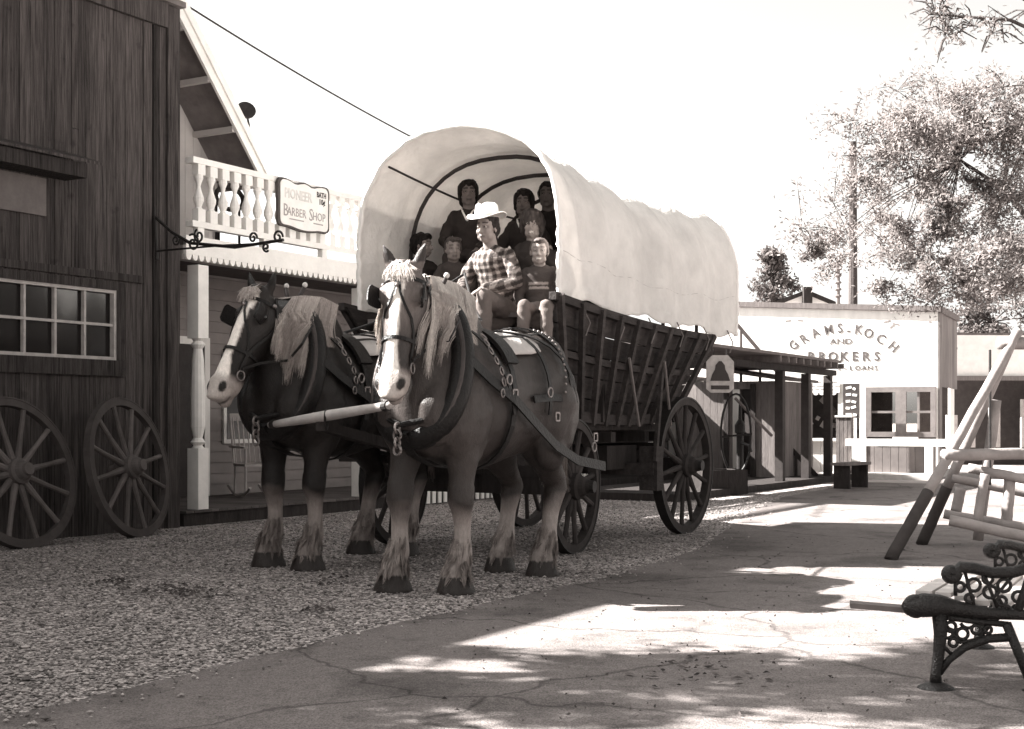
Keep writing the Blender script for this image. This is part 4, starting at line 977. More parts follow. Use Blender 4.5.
def hsec(t):
    for a, b in zip(HS[:-1], HS[1:]):
        if a[0] <= t <= b[0]: q = (t-a[0])/(b[0]-a[0]); return a[1]+(b[1]-a[1])*q, a[2]+(b[2]-a[2])*q
    return HS[-1][1:]
def make_horse(lab, cat, u, v, yaw, pitch, tw, coat, legc, facec, manec, blaze_w, legs_dx=(0, 0, 0, 0), poll=(1.14, 2.20), seed=1):
    rt = thing('horse', lab, cat, P(u, v, 0), R(-120)+tw, 'team of two draft horses')
    rr = random.Random(seed); cy, sy = math.cos(yaw), math.sin(yaw); cp, sp = math.cos(pitch), math.sin(pitch)
    fh = V((cy, sy, 0)); p = fh*cp+V((0, 0, -sp)); f = fh*sp+V((0, 0, cp)); s = V((-sy, cy, 0))
    poll = V((poll[0]+.0, math.sin(yaw)*.16, poll[1]))
    def H(t, inn, lat): return poll+(p*t-f*inn+s*lat)*1.07
    def hpt(t, ang, off=.01): hd, hw_ = hsec(t); return H(t, hd-(hd+off)*math.cos(ang), (hw_+off)*math.sin(ang)), (f*math.cos(ang)+s*math.sin(ang)).normalized()
    b = MB(); n = 28
    b.loft([[V((x, math.copysign(abs(math.sin(2*math.pi*k/n))**.92, math.sin(2*math.pi*k/n))*a, zc+math.copysign(abs(math.cos(2*math.pi*k/n))**.92, math.cos(2*math.pi*k/n))*h)) for k in range(n)] for x, zc, a, h in BS])
    # withers / croup / shoulders / haunches
    b.ell((.62, 0, 1.72), (.32, .13, .19)); b.ell((-.55, .13, 1.68), (.34, .22, .22)); b.ell((-.55, -.13, 1.68), (.34, .22, .22))
    for q in (-1, 1):
        b.ell((.66, q*.24, 1.30), (.24, .17, .40)); b.ell((.88, q*.155, 1.27), (.17, .155, .24)); b.ell((.72, q*.27, 1.18), (.15, .12, .2)); b.ell((-.50, q*.30, 1.02), (.2, .1, .2)); b.ell((-.62, q*.25, 1.30), (.33, .19, .42)); b.ell((.60, q*.23, 1.08), (.17, .13, .2))
    # neck
    nk = []; A0 = V((.58, 0, 1.42)); A3 = H(.10, .20, 0)
    for t, ra, rb in ((0, .54, .30), (.25, .53, .28), (.5, .46, .235), (.72, .375, .19), (.9, .28, .16), (1.0, .21, .14)):
        c = A0.lerp(A3, t)+V((-.10*math.sin(math.pi*t), 0, .11*math.sin(math.pi*t))); T = (A3-A0).normalized(); sd_ = V((0, 1, 0)).lerp(s, t).normalized(); N = sd_.cross(T).normalized(); nk.append((c, N, sd_, ra, rb))
    b.loft([[c+N*ra*math.cos(2*math.pi*k/n)+sd_*rb*math.sin(2*math.pi*k/n) for k in range(n)] for c, N, sd_, ra, rb in nk])
    # head
    b.loft([[H(t, hd-hd*math.cos(2*math.pi*k/n), hw_*math.sin(2*math.pi*k/n)) for k in range(n)] for t, hd, hw_ in HS])
    Mh = Matrix(((p.x, s.x, f.x), (p.y, s.y, f.y), (p.z, s.z, f.z)))
    for q in (-1, 1):
        b.ell(H(.27, .25, q*.07), (.16, .055, .14), M=Mh); b.ell(H(.17, .07, q*.12), (.05, .035, .04), M=Mh); b.ell(H(.215, .09, q*.13), (.034, .03, .034), M=Mh)
        b.ell(H(.40, .07, q*.065), (.16, .014, .025), M=Mh)
        b.ell(H(.775, .065, q*.080), (.052, .034, .055), M=Mh); b.ell(H(.745, .03, q*.06), (.05, .028, .026), M=Mh); b.ell(H(.80, .03, q*.06), (.03, .03, .026), M=Mh)
        e0 = H(.02, .10, q*.075); ed = (-p*.82+s*q*.34+f*.36).normalized()
        b.tube([e0, e0+ed*.07, e0+ed*.14, e0+ed*.205], [.042, .050, .038, .009], 10, side=s, flat=.6, round_ends=True)
    b.ell(H(.85, .15, 0), (.055, .06, .045), M=Mh); b.ell(H(.83, .06, 0), (.06, .075, .045), M=Mh)
    # legs
    for i, (q, dx) in enumerate(zip((1, -1), legs_dx[:2])):
        y = q*.225
        L_ = [(.60, 1.30, .20), (.64, 1.10, .160), (.66+dx*.3, .96, .122), (.675+dx*.6, .82, .098), (.69+dx*.8, .70, .097), (.695+dx*.85, .64, .096), (.68+dx*.9, .57, .074), (.675+dx, .48, .062), (.675+dx, .37, .062), (.685+dx, .28, .080), (.73+dx, .19, .074)]
        b.tube([(x, y*(1 if z > .5 else 1), z) for x, z, r in L_], [r for *_, r in L_], 14, round_ends=True)
        b.lathe([(.146, 0), (.144, .015), (.120, .08), (.10, .13), (.07, .2)], (.76+dx, y, 0), 16)
    for i, (q, dx) in enumerate(zip((1, -1), legs_dx[2:])):
        y = q*.215
        L_ = [(-.55, 1.36, .27), (-.48, 1.16, .22), (-.52+dx*.3, 1.0, .165), (-.63+dx*.5, .85, .112), (-.74+dx*.7, .74, .090), (-.76+dx*.8, .68, .094), (-.72+dx*.9, .59, .078), (-.68+dx, .48, .066), (-.655+dx, .36, .066), (-.635+dx, .28, .084), (-.58+dx, .19, .076)]
        b.tube([(x, y, z) for x, z, r in L_], [r for *_, r in L_], 14, round_ends=True)
        b.lathe([(.140, 0), (.138, .015), (.116, .08), (.098, .13), (.07, .2)], (-.55+dx, y, 0), 16)
    nos = [H(.80, .022, q*.080) for q in (-1, 1)]
    def paint(co):
        z = co.z; c = coat*(1+.35*noise.noise(co*2.2))
        d = (co-poll)/1.07; t = d.dot(p); inn = -d.dot(f); lat = d.dot(s)
        if z < .78 and co.x < 1.0:
            k = max(0, min(1, (.63-z)/.16+.4*noise.noise(co*7))); c = c+(legc-c)*k
            if z < .34: k = max(0, min(1, (.26-z)/.1)); c = c+(legc*.8-c)*k
            if z < .125: c = .03
        hd, hw_ = hsec(max(-.02, min(.87, t)))
        if -.03 < t < .9 and -.05 < inn < .45 and abs(lat) < .2 and z > 1.2 and co.x > .95:
            k = max(0, min(1, 1.2-inn/.14)); c = c+(facec-c)*k*max(0, min(1, (.5-t)/.2))*.8
            wv = blaze_w*(1.25 if t < .18 else 1)*(1+.25*noise.noise(co*9)); 
            if t > .55: wv += (t-.55)*.22
            k = max(0, min(1, (wv-abs(lat))/.012))*max(0, min(1, (.07-inn)/.02 if t < .66 else (.11-inn)/.03))*max(0, min(1, (t-.03)/.04))
            c = c+(.82-c)*k
            if t > .68: k = min(1, (t-.68)/.06)*.85; c = c+((.34-c)*k if inn < .26 else 0)
            for nn in nos:
                dq = co-nn; dd = math.sqrt((dq.dot(p)*.8)**2+(dq.dot(f)*1.3)**2+(dq.dot(s)*1.1)**2)
                if dd < .042: k = min(1, (.042-dd)/.010); c = c+(.015-c)*k
            if t > .83 and abs(inn-.115) < .008: c *= .3
        if t < 0 and inn < .1: pass
        return c
    b.build('body', coatm, rt, fuse=(.016, 6), paint=paint, disp=lambda co: (.011*noise.noise(co*4.5)+.006*noise.noise(co*10))*(1 if co.z > .75 and co.x < 1.0 else .35))
    for q in (-1, 1):
        e = MB(); e.tone = .012; e.ell(H(.215, .085, q*.146), .024, 12); e.build('eye', eyem, rt, smooth=True)
    # mane
    m = MB()
    def tz(v_): return tint(v_)[:3]
    def crest(kk):
        kk = max(.40, min(.985, kk)); j = min(len(nk)-2, int(kk*(len(nk)-1))); tt = kk*(len(nk)-1)-j
        c = nk[j][0].lerp(nk[j+1][0], tt); N = nk[j][1].lerp(nk[j+1][1], tt).normalized(); ra = nk[j][3]+(nk[j+1][3]-nk[j][3])*tt; rb = nk[j][4]+(nk[j+1][4]-nk[j][4])*tt
        top = c+N*ra if N.x < 0 else c-N*ra
        return c, top, (top-c).normalized(), nk[j][2], ra, rb
    for L_i in range(95):
        k0 = .42+.57*rr.random(); side = 1 if rr.random() < .85 else -1
        fr0 = rr.uniform(-.10, .50); ln0 = rr.uniform(.16, .52)*(.62+.55*k0); swx = rr.gauss(.02, .06); lift = rr.uniform(.0, .03); br = rr.uniform(.55, 1.15)
        for i in range(62):
            c, top, Nn, sd_, ra, rb = crest(k0+rr.gauss(0, .022))
            if top.z < 1.8: continue
            lat = sd_*side; a_ = rr.gauss(0, 1); b_ = rr.gauss(0, 1)
            p0 = top+lat*rr.uniform(-.02, .03)-Nn*.012
            p1 = top+lat*(rb*.6)+Nn*(.0+rr.uniform(0, .016))
            p2 = c+lat*(rb+.010+lift*.4+rr.uniform(0, .012))+Nn*ra*fr0+V((a_*.020, 0, -.04))
            ln = ln0*rr.uniform(.72, 1.0)
            p3 = p2+V((swx*.5-a_*.004, 0, -ln*.34))+lat*(.010+lift); p4 = p3+V((swx*.7-a_*.008+.012*math.sin(k0*60), 0, -ln*.34))+lat*b_*.004; p5 = p4+V((swx*.3-a_*.006-.014*math.sin(k0*44), 0, -ln*.32))+lat*b_*.004
            m.tone = tz(manec*br*rr.uniform(.75, 1.1)); m.strand([p0, p1, p2, p3, p4, p5], rr.uniform(.0014, .0032), (lat+V((0, 0, .3))).normalized())
    m.build('mane', hairm, rt)
    m = MB()
    for i in range(420):
        q = max(-.05, min(.05, rr.gauss(0, .025))); p0 = H(rr.uniform(-.035, -.01), rr.uniform(.02, .12), q); ln = rr.uniform(.0, .09)*(1 if abs(q) < .05 else .3); sp_ = rr.uniform(-.02, .03)+q*.9
        p1 = H(.02, -.006-rr.uniform(0, .015), q+sp_*.3); p2 = H(.05+ln*.6, -.008-rr.uniform(0, .014), q+sp_); p3 = H(.05+ln, -.004-rr.uniform(0, .01), q+sp_*1.2)
        m.tone = tz(manec*rr.uniform(.5, 1.2)); m.strand([p0, p1, p2, p3], rr.uniform(.002, .004), f)
    m.build('forelock', hairm, rt)
    m = MB()
    for i in range(500):
        a = rr.uniform(0, 6.28); r0 = rr.uniform(0, .04); p0 = V((-.97, math.cos(a)*r0, 1.62+math.sin(a)*r0)); ln = rr.uniform(.6, 1.0)
        m.tone = tz(manec*rr.uniform(.3, .9)); q = V((-rr.uniform(.02, .1), math.cos(a)*rr.uniform(0, .1), 0)); m.strand([p0, p0+V((-.09, 0, -.02)), p0+V((-.13, 0, -.3))+q*.6, p0+V((-.12, 0, -ln))+q], .006, (-1, 0, 0))
    m.build('tail', hairm, rt)
    # feather on the lower legs
    for fx_, fy_, dxx in ((.70, .225, legs_dx[0]), (.70, -.225, legs_dx[1]), (-.63, .215, legs_dx[2]), (-.63, -.215, legs_dx[3])):
        m = MB()
        for lk in range(75):
            a0 = rr.uniform(0, 6.28); zz0 = .13+.25*rr.random(); back = math.cos(a0) < .1; ll = rr.uniform(.05, .13)*(1.5 if back else 1); flr = rr.uniform(.02, .30); swl = rr.gauss(0, .018); brt = rr.uniform(.55, 1.1)
            for i in range(20):
                a = a0+rr.gauss(0, .13); z0 = zz0+rr.gauss(0, .012); d = V((math.cos(a), math.sin(a), 0)); da = V((math.cos(a0), math.sin(a0), 0)); r0 = .058+(.016 if z0 < .3 else 0); ln = ll*rr.uniform(.6, 1)
                c0 = V((fx_+dxx+(.34-z0)*.30, fy_, z0)); z2 = max((.06 if not back else .03)+rr.uniform(0, .02), z0-ln); fl = max(0, .38-z0)
                m.tone = tz(legc*brt*rr.uniform(.7, 1.1)); p0 = c0+d*r0; p2 = V((c0.x+swl+(z0-z2)*.3, c0.y+swl, z2))+da*(r0+.006+fl*flr)+(d-da)*r0*.35; m.strand([p0, p0.lerp(p2, .5)+d*.012, p2], rr.uniform(.0016, .0032), d)
        m.build('feather', hairm, rt)
    # ---------------- harness
    m = MB(); C0 = V((.80, 0, 1.57)); upv = V((-.30, 0, .954)); fw = V((.954, 0, .30)); loop = []
    for i in range(40):
        a = 2*math.pi*i/40; loop.append(C0+V((0, 1, 0))*.315*math.sin(a)*(1-.15*math.cos(a))+upv*.50*math.cos(a))
    m.tube(loop, [.075+.02*(1-math.cos(2*math.pi*i/40))/2 for i in range(40)], 12, closed=True, side=None); col = m.build('collar', leather, rt, smooth=True)
    for q in (-1, 1):
        m = MB(); pts = [C0+fw*.06+V((0, q, 0))*(.355*math.sin(a)*(1-.15*math.cos(a)))+upv*.53*math.cos(a) for a in [R(12)+R(160)*i/16 for i in range(17)]]
        pts = [pts[0]+upv*.14+V((0, q*.03, 0)), pts[0]+upv*.07]+pts; m.tube(pts, [.016, .018]+[.02]*17, 8); hm = m.build('hame', mat('hame', .06, .45, .3, 10, metal=.4), col, smooth=True)
        m = MB(); m.ell(pts[0]+upv*.02, .022, 10); m.build('hame_knob', mat('hame_knob', .55, .3), hm, smooth=True)
    hpx = []
    # pad, girth, straps
    def band(x0, x1, a0, a1, w_, th_, nm, m_=leather, off=.018, n_=26):
        mm = MB(); ps, ns = [], []
        for i in range(n_+1):
            t = i/n_; pp, nn = bpt(x0+(x1-x0)*(abs(2*t-1)), R(a0+(a1-a0)*t), off); ps.append(pp); ns.append(nn)
        mm.strap(ps, ns, w_, th_); return mm.build(nm, m_, rt)
    band(.28, .30, -178, 178, .06, .012, 'girth', off=.022); band(.28, .27, -62, 62, .16, .03, 'back_pad', off=.025)
    band(-.42, -.62, -100, 100, .045, .01, 'hip_strap', off=.03); band(-.20, -.26, -105, 105, .04, .01, 'loin_strap', off=.028)
    mm = MB(); ps, ns = [], []
    for i in range(15): x = .7-i*.1; pp, nn = bpt(x, 0, .03); ps.append(pp); ns.append(V((0, 0, 1)))
    mm.strap(ps, ns, .05, .01); mm.build('back_strap', leather, rt)
    # blanket over the back
    mm = MB(); g = []
    for i in range(13):
        for j in range(25):
            pp, nn = bpt(.22-.5*i/12+.03*noise.noise(V((j*.3, 0, 1))), R(-50+100*j/24), .016+.010*noise.noise(V((i*.5, j*.5, 0)))+.004); g.append(pp)
    mm.add(g, [(i*25+j, i*25+j+1, (i+1)*25+j+1, (i+1)*25+j) for i in range(12) for j in range(24)]); bl = mm.build('blanket', cloth, rt, smooth=True); ss = bl.modifiers.new('t', 'SOLIDIFY'); ss.thickness = .012; ss.offset = 1
    for q in (-1, 1):
        mm = MB(); ps = [V((.78, q*.375, 1.62)), V((.60, q*.415, 1.50)), V((.35, q*.47, 1.36)), V((.0, q*.465, 1.17)), V((-.3, q*.455, 1.02)), V((-.7, q*.43, .90)), V((-1.2, q*.42, .84))]
        mm.strap(ps, [V((0, q, .1))]*7, .075, .014); mm.build('trace', leather, rt)
        mm = MB(); ps, ns = [], []
        for x, a in ((.0, 78), (-.3, 80), (-.6, 84), (-.85, 86), (-.95, 88)):
            pp, nn = bpt(x, R(a)*q, .03); ps.append(pp+V((0, 0, -.12))); ns.append(nn)
        ps.append(V((-1.06, 0, 1.33))); ns.append(V((-1, 0, 0))); mm.strap(ps, ns, .055, .012); mm.build('breeching', leather, rt)
        mm = MB()   # studs on the hip strap
        for k in range(15):
            t = k/14; a = R(12+78*t); x = -.42-.20*0+(-.0); tt = (a/R(100)); pp, nn = bpt(-.62+.20*(1-tt), a*q, .045) if False else bpt(-.62+(.20)*(abs(1-tt)) if False else (-.42-.20*(0 if False else tt)) if False else -.62+.20*tt, a*q, .044); mm.ell(pp, .011, 8)
        mm.build('strap_studs', steel, rt)
        mm = MB(); c1 = V((-.18, q*.475, 1.42))
        for cc in (V((.42, q*.47, 1.50)), c1, V((-.98, q*.44, 1.0))):
            mm.tube([cc+V((.035*math.cos(t_), 0, .035*math.sin(t_))) for t_ in [2*math.pi*i/14 for i in range(14)]], .007, 6, closed=True)
        mm.build('harness_ring', steel, rt)
        # chain hanging at collar
    for q in (-1, 1):
        mm = MB(); ps, ns = [], []
        for i in range(9):
            t = i/8; pp, nn = bpt(-.10-.62*t, R(8+92*t**1.2)*q, .036); ps.append(pp); ns.append(nn)
        mm.strap(ps, ns, .04, .009); mm.build('quarter_strap', leather, rt)
        mm = MB(); ps, ns = [], []
        for i in range(9):
            t = i/8; pp, nn = bpt(.62-.30*t, R(30+70*t)*q, .045); ps.append(pp); ns.append(nn)
        mm.strap(ps, ns, .035, .009); mm.build('shoulder_strap', leather, rt)
        mm = MB(); 
        for i in range(7):
            pp, nn = bpt(.50+.03*math.sin(i), R(40+8*i)*q, .055); sd = V((1, 0, 0)); up2 = nn.cross(sd)
            mm.tube([pp+sd*.022*math.cos(t_)+up2*.030*math.sin(t_) for t_ in [2*math.pi*k/10 for k in range(10)]], .006, 5, closed=True)
        mm.build('ring_drop', steel, rt)
        mm = MB(); ps, ns = [], []
        for i in range(12):
            t = i/11; pp, nn = bpt(.30-1.22*t, R(34-8*math.sin(t*3.1))*q, .04+.012*math.sin(t*9)); ps.append(pp); ns.append(nn)
        mm.strap(ps, ns, .022, .006); mm.build('rein_line', leather, rt)
        mm = MB()
        for k_ in range(3):
            c_1 = V((.34-.64*k_, q*.47, 1.40-.16*k_)); mm.bar(c_1+V((-.03, 0, -.03)), c_1+V((.03, 0, -.03)), .012, .012); mm.bar(c_1+V((-.03, 0, .03)), c_1+V((.03, 0, .03)), .012, .012); mm.bar(c_1+V((-.03, 0, -.03)), c_1+V((-.03, 0, .03)), .012, .012); mm.bar(c_1+V((.03, 0, -.03)), c_1+V((.03, 0, .03)), .012, .012)
        mm.build('buckle', steel, rt)
    # breast strap & pole strap
    mm = MB(); mm.strap([C0+fw*.08-upv*.48, V((1.07, .0, 1.12)), V((.95, 0, .98)), V((.7, 0, .90)), V((.3, 0, .86))], [V((1, 0, 0)), V((1, 0, -.3)), V((.6, 0, -1)), V((0, 0, -1)), V((0, 0, -1))], .07, .012)
    mm.tube([C0+fw*.1-upv*.40+V((0, .16, 0)), V((1.1, 0, 1.18)), C0+fw*.1-upv*.40+V((0, -.16, 0))], .02, 8); mm.build('breast_strap', leather, rt)
    mm = MB(); cc = V((1.13, 0, 1.16))
    for k in range(4): mm.tube([cc+V((0, .03*math.cos(t_), -.05*k+.035*math.sin(t_))) if k % 2 else cc+V((.03*math.cos(t_), 0, -.05*k+.035*math.sin(t_))) for t_ in [2*math.pi*i/12 for i in range(12)]], .009, 6, closed=True)
    mm.build('yoke_chain', steel, rt)
    # ---------------- bridle
    def hstrap(tl, w_, nm=None, th_=.006, mb_=None):
        ps, ns = [], []
        for t, a in tl: pp, nn = hpt(t, R(a), .006); ps.append(pp); ns.append(nn)
        mb_.strap(ps, ns, w_, th_)
    mm = MB()
    hstrap([(.50, a) for a in range(-180, 181, 15)], .026, mb_=mm)
    hstrap([(.10, a) for a in range(-110, 111, 11)], .026, mb_=mm)
    for q in (-1, 1):
        hstrap([(.03, q*95), (.10, q*88), (.2, q*92), (.3, q*88), (.4, q*80), (.5, q*76), (.6, q*80), (.66, q*85)], .024, mb_=mm)
        hstrap([(.12, q*4), (.2, q*8), (.28, q*22), (.36, q*45), (.44, q*62), (.5, q*74)], .017, mb_=mm)
        hstrap([(.10, q*150), (.20, q*160), (.3, q*172), (.34, q*180)], .02, mb_=mm)
        hstrap([(.09, q*95), (.10, q*125), (.14, q*150)], .022, mb_=mm)
        mm.strap([H(.62, .1, q*.11), H(.52, .2, q*.15), H(.4, .38, q*.2), V((.95, q*.30, 1.75)), V((.82, q*.30, 1.90))], [s*q]*5, .02, .006)
    hstrap([(.0, 0), (.05, 0), (.12, 0)], .018, mb_=mm)
    bri = mm.build('bridle', leather, rt)
    for q in (-1, 1):
        mm = MB(); c = H(.215, .035, q*.170); ax = (f*.93+s*q*.36).normalized(); nn = (s*q-ax*(s*q).dot(ax)).normalized(); g = []
        for i in range(7):
            for j in range(7):
                a, b2 = (i-3)/3, (j-3)/3; r_ = 1 if abs(a)+abs(b2) < 1.7 else .88
                g.append(c+p*a*.072*r_+ax*b2*.068*r_+nn*(.018*(a*a+b2*b2)*-.6))
        gg = [v_+nn*.012 for v_ in g]
        fs = [(i*7+j, i*7+j+1, (i+1)*7+j+1, (i+1)*7+j) for i in range(6) for j in range(6)]
        bd = [j for j in range(7)]+[i*7+6 for i in range(1, 7)]+[42+j for j in range(5, -1, -1)]+[i*7 for i in range(5, 0, -1)]
        mm.add(g+gg, fs+[tuple(k+49 for k in reversed(t_)) for t_ in fs]+[(bd[i], bd[i]+49, bd[(i+1) % len(bd)]+49, bd[(i+1) % len(bd)]) for i in range(len(bd))]); mm.build('blinker', leather, bri)
        mm = MB(); cc = H(.67, .11, q*.112); mm.tube([cc+(p*math.cos(t_)+f*math.sin(t_))*.036 for t_ in [2*math.pi*i/16 for i in range(16)]], .006, 6, closed=True); mm.build('bit_ring', steel, bri)
        mm = MB(); mm.ell(hpt(.10, R(q*78), .015)[0], .018, 8); mm.build('rosette', steel, bri)
    mm = MB(); mm.ell(hpt(.155, 0, .012)[0], .016, 8); mm.build('rosette', steel, bri)
    return rt, H
h1, H1 = make_horse('mid-brown draft horse with flaxen mane nearer the camera, white blaze facing forward', 'horse', 8.75, -5.3, R(14), R(74), 0, .040, .27, .17, .55, .036, (-.02, .10, .02, -.06), (1.15, 2.28), 3)
h2, H2 = make_horse('near-black draft horse with pale mane beside the porch, head turned left', 'horse', 9.5, -7.15, R(-8), R(63), 0, .014, .23, .03, .42, .055, (.02, -.04, 0, .05), (1.14, 2.19), 9)
h2.scale = (1.04, 1.04, 1.04)
# reins
for hh, nm, lab in ((h1, 'rein', 'leather driving rein running back from the near horse'), (h2, 'rein', 'leather driving rein running back from the dark horse')):
    Mh_ = INV[hh.name].inverted(); a = Mh_ @ V((.78, .18, 1.98)); b = Mh_ @ V((.2, .1, 1.95)); e = P(10.12, -6.32, 2.50)
    mb = MB(); pts = [a, b]+[b.lerp(e, i/6)-V((0, 0, .06*math.sin(math.pi*i/6))) for i in range(1, 7)]; mb.tube(pts, .012, 6)
    o = mb.build(nm, leather, None, I4, loc=a); tag(o, lab, 'rein', 'driving reins')
# neck yoke
ya, yb = at(392, 405, 9.2), at(270, 425, 10.75)
ny = thing('neck_yoke', 'pale round wooden yoke slung between the chests of the two horses', 'yoke', ya.lerp(yb, .5))
mb = MB(); mb.tube([ya.lerp(yb, t) for t in (0, .1, .3, .5, .7, .9, 1)], [.026, .03, .036, .04, .036, .03, .026], 12); mb.build('yoke_bar', mat('yoke_wood', .40, .6), ny, I4, smooth=True)
for c, k in ((ya, .04), (yb, .96)):
    mb = MB(); d = (yb-ya).normalized(); q = ya.lerp(yb, k); mb.tube([q-d*.03, q+d*.03], .036, 12); mb.build('end_ferrule', iron, ny, I4)
mb = MB(); q = ya.lerp(yb, .5); mb.tube([q+V((0, 0, .0))+V((math.cos(t_)*.0, math.cos(t_)*.07, math.sin(t_)*.07-.03)) for t_ in [2*math.pi*i/16 for i in range(16)]], .01, 6, closed=True); mb.build('center_ring', iron, ny, I4)

# ------------------------------------------------------------------ people
def blend_pt(a, b, t): return V(a).lerp(V(b), t)
def make_person(lab, pos, yaw, scale=1.0, skin=.32, shirt=.08, trousers=.12, hairc=.03, hair='short', head_yaw=0, head_pitch=0, arms=None, legs=None, lean=.0, voxel=.011,
                shirt_fn=None, hat=None, collar=None, smile=False, female=False, grp='people riding in the wagon', shoes=.04):
    rt = thing('person', lab, 'person', pos, yaw, grp); k = scale
    def Q(x, y, z): return V((x*k+lean*z*k, y*k, z*k))
    sw_ = .20 if not female else .175
    sh_ = {1: Q(0, sw_-.02, .535), -1: Q(0, -sw_+.02, .535)}
    neck = Q(.01, 0, .60); hc = Q(.05, 0, .765)
    arms = arms or {1: ((.08, .25, .28), (.30, .12, .16)), -1: ((.08, -.25, .28), (.30, -.12, .16))}
    legs = legs or {1: ((.42, .13, .06), (.44, .13, -.38)), -1: ((.42, -.13, .06), (.44, -.13, -.38))}
    hy, hp_ = head_yaw, head_pitch; Mh3 = Matrix.Rotation(hy, 3, 'Z') @ Matrix.Rotation(hp_, 3, 'Y')
    hk = k**.45   # children's heads are larger for their bodies
    def Hh(x, y, z): return hc+Mh3 @ V((x, y, z))*hk*1.10
    b = MB(); E = lambda x, y, z, r: b.ell(Hh(x, y, z), tuple(q*hk*1.10 for q in r), 14, Mh3)
    E(-.012, 0, .035, (.098, .077, .088)); E(.022, 0, -.03, (.068, .06, .085)); E(.045, 0, -.088, (.034, .034, .028)); E(.06, 0, .03, (.034, .055, .035))
    for q in (-1, 1): E(.052, q*.036, -.03, (.036, .026, .03)); E(-.005, q*.077, -.01, (.018, .009, .031)); E(.025, q*.045, -.07, (.04, .02, .03))
    b.tube([Hh(.088, 0, .012), Hh(.106, 0, -.022), Hh(.112, 0, -.034)], [.008*hk, .012*hk, .014*hk], 8, round_ends=True)
    for q in (-1, 1): b.ell(Hh(.098, q*.012, -.036), .010*hk)
    b.ell(Hh(.088, 0, -.066), (.014*hk, .026*hk, .008*hk), 10, Mh3); b.ell(Hh(.086, 0, -.078), (.012*hk, .02*hk, .008*hk), 10, Mh3)
    b.tube([neck-V((0, 0, .04*k)), Hh(-.02, 0, -.04)], [.066*k**.7, .058*k**.7], 12, round_ends=True)
    # torso core (under the shirt)
    def torso(mb, g):
        n_ = 20; rings = []
        for z, a, d, x in ((.0, .15, .11, 0), (.05, .168, .125, 0), (.16, .165, .122, .0), (.30, .148, .108, 0), (.42, .170, .118, .01), (.50, .182, .112, .01), (.565, .165, .09, 0), (.605, .09, .065, 0), (.62, .06, .055, 0)):
            if female: a *= .92
            rings.append([Q(x+(d+g)*math.cos(2*math.pi*i/n_), (a+g)*math.sin(2*math.pi*i/n_), z) for i in range(n_)])
        mb.loft(rings)
    torso(b, -.014)
    tips = {}
    for q in (-1, 1):
        e, h = Q(*arms[q][0]), Q(*arms[q][1]); b.tube([sh_[q], e], [.045*k, .036*k], 10, round_ends=True); b.tube([e, h], [.036*k, .025*k], 10, round_ends=True)
        d = (h-e).normalized(); dn = (d+V((.0, 0, -.35))).normalized(); sd_ = dn.cross(V((0, 0, 1))).normalized()*q*-1; nn = sd_.cross(dn).normalized()
        if nn.z > 0: nn = -nn
        pc = h+dn*.045*k; Mp = Matrix((dn, sd_, nn)).transposed()
        b.ell(pc, (.05*k, .038*k, .018*k), 12, Mp)
        for i in range(4):
            r0 = pc+dn*.035*k+sd_*(i-1.5)*.0195*k; L_ = (.075, .085, .08, .062)[i]*k; r_ = .0092*k+.0008
            b.tube([r0, r0+dn*L_*.45+nn*.008*k, r0+dn*L_*.7+nn*.036*k, r0+dn*L_*.55+nn*.058*k], [r_, r_, r_*.95, r_*.85], 8, round_ends=True)
        r0 = pc-dn*.02*k-sd_*.032*k
        b.tube([r0, r0-sd_*.022*k+dn*.03*k+nn*.01*k, r0-sd_*.012*k+dn*.055*k+nn*.035*k], [.012*k, .011*k, .009*k], 8, round_ends=True)
        kn, an = Q(*legs[q][0]), Q(*legs[q][1]); hip = Q(0, q*.09, .07)
        b.tube([hip, kn], [.075*k, .052*k], 10, round_ends=True); b.tube([kn, an], [.05*k, .034*k], 10, round_ends=True); b.tube([an, an+V((.12*k, q*.02*k, -.05*k))], [.035*k, .03*k], 10, round_ends=True)
    def pf_(co):
        d = Mh3.transposed() @ ((co-hc)/(hk*1.10)); c = skin
        if d.length < .16 and d.x > .04:
            ax = abs(d.y)
            if abs(d.z-.036) < .007 and .012 < ax < .052: c = min(skin, hairc*1.3+.03)
            elif abs(d.z-.004) < .011 and abs(ax-.033) < .018: c = skin*.62
            elif abs(d.z+.071) < .006 and ax < .022: c = (.6 if smile else skin*.5)
            elif abs(d.z+.071) < .012 and ax < .027: c = skin*.75
        return c
    b.build('body', skinm, rt, fuse=(voxel, 3), paint=pf_)
    for q in (-1, 1):
        e = MB(); e.tone = tint(skin*1.3)[:3]; e.ell(Hh(.077, q*.033, .004), .0125*hk, 10); ey = e.build('eye', eyem, rt, smooth=True)
        e = MB(); e.tone = .012; e.ell(Hh(.0845, q*.033, .004), .0068*hk, 8); e.build('iris', eyem, ey, smooth=True)
    # shirt
    m = MB(); torso(m, .006)
    for q in (-1, 1):
        e, h = Q(*arms[q][0]), Q(*arms[q][1]); hh = e.lerp(h, .86); m.tube([sh_[q]+V((0, -q*.03*k, 0)), sh_[q].lerp(e, .5), e], [.062*k, .062*k, .055*k], 12, round_ends=True); m.tube([e, hh], [.055*k, .044*k], 12, round_ends=True)
    fold = lambda co: .010*noise.noise(V(co)*11)+.009*(1-2*abs(noise.noise(V((co.x*7, co.y*9, co.z*14)))))*.8
    m.build('shirt', fabric, rt, fuse=(.012, 3), disp=fold, paint=(lambda co: shirt_fn(co)) if shirt_fn else (lambda co: shirt))
    m = MB(); m.tube([Q(0, 0, .03), Q(0, 0, .12)], [.155*k, .15*k], 14, round_ends=True)
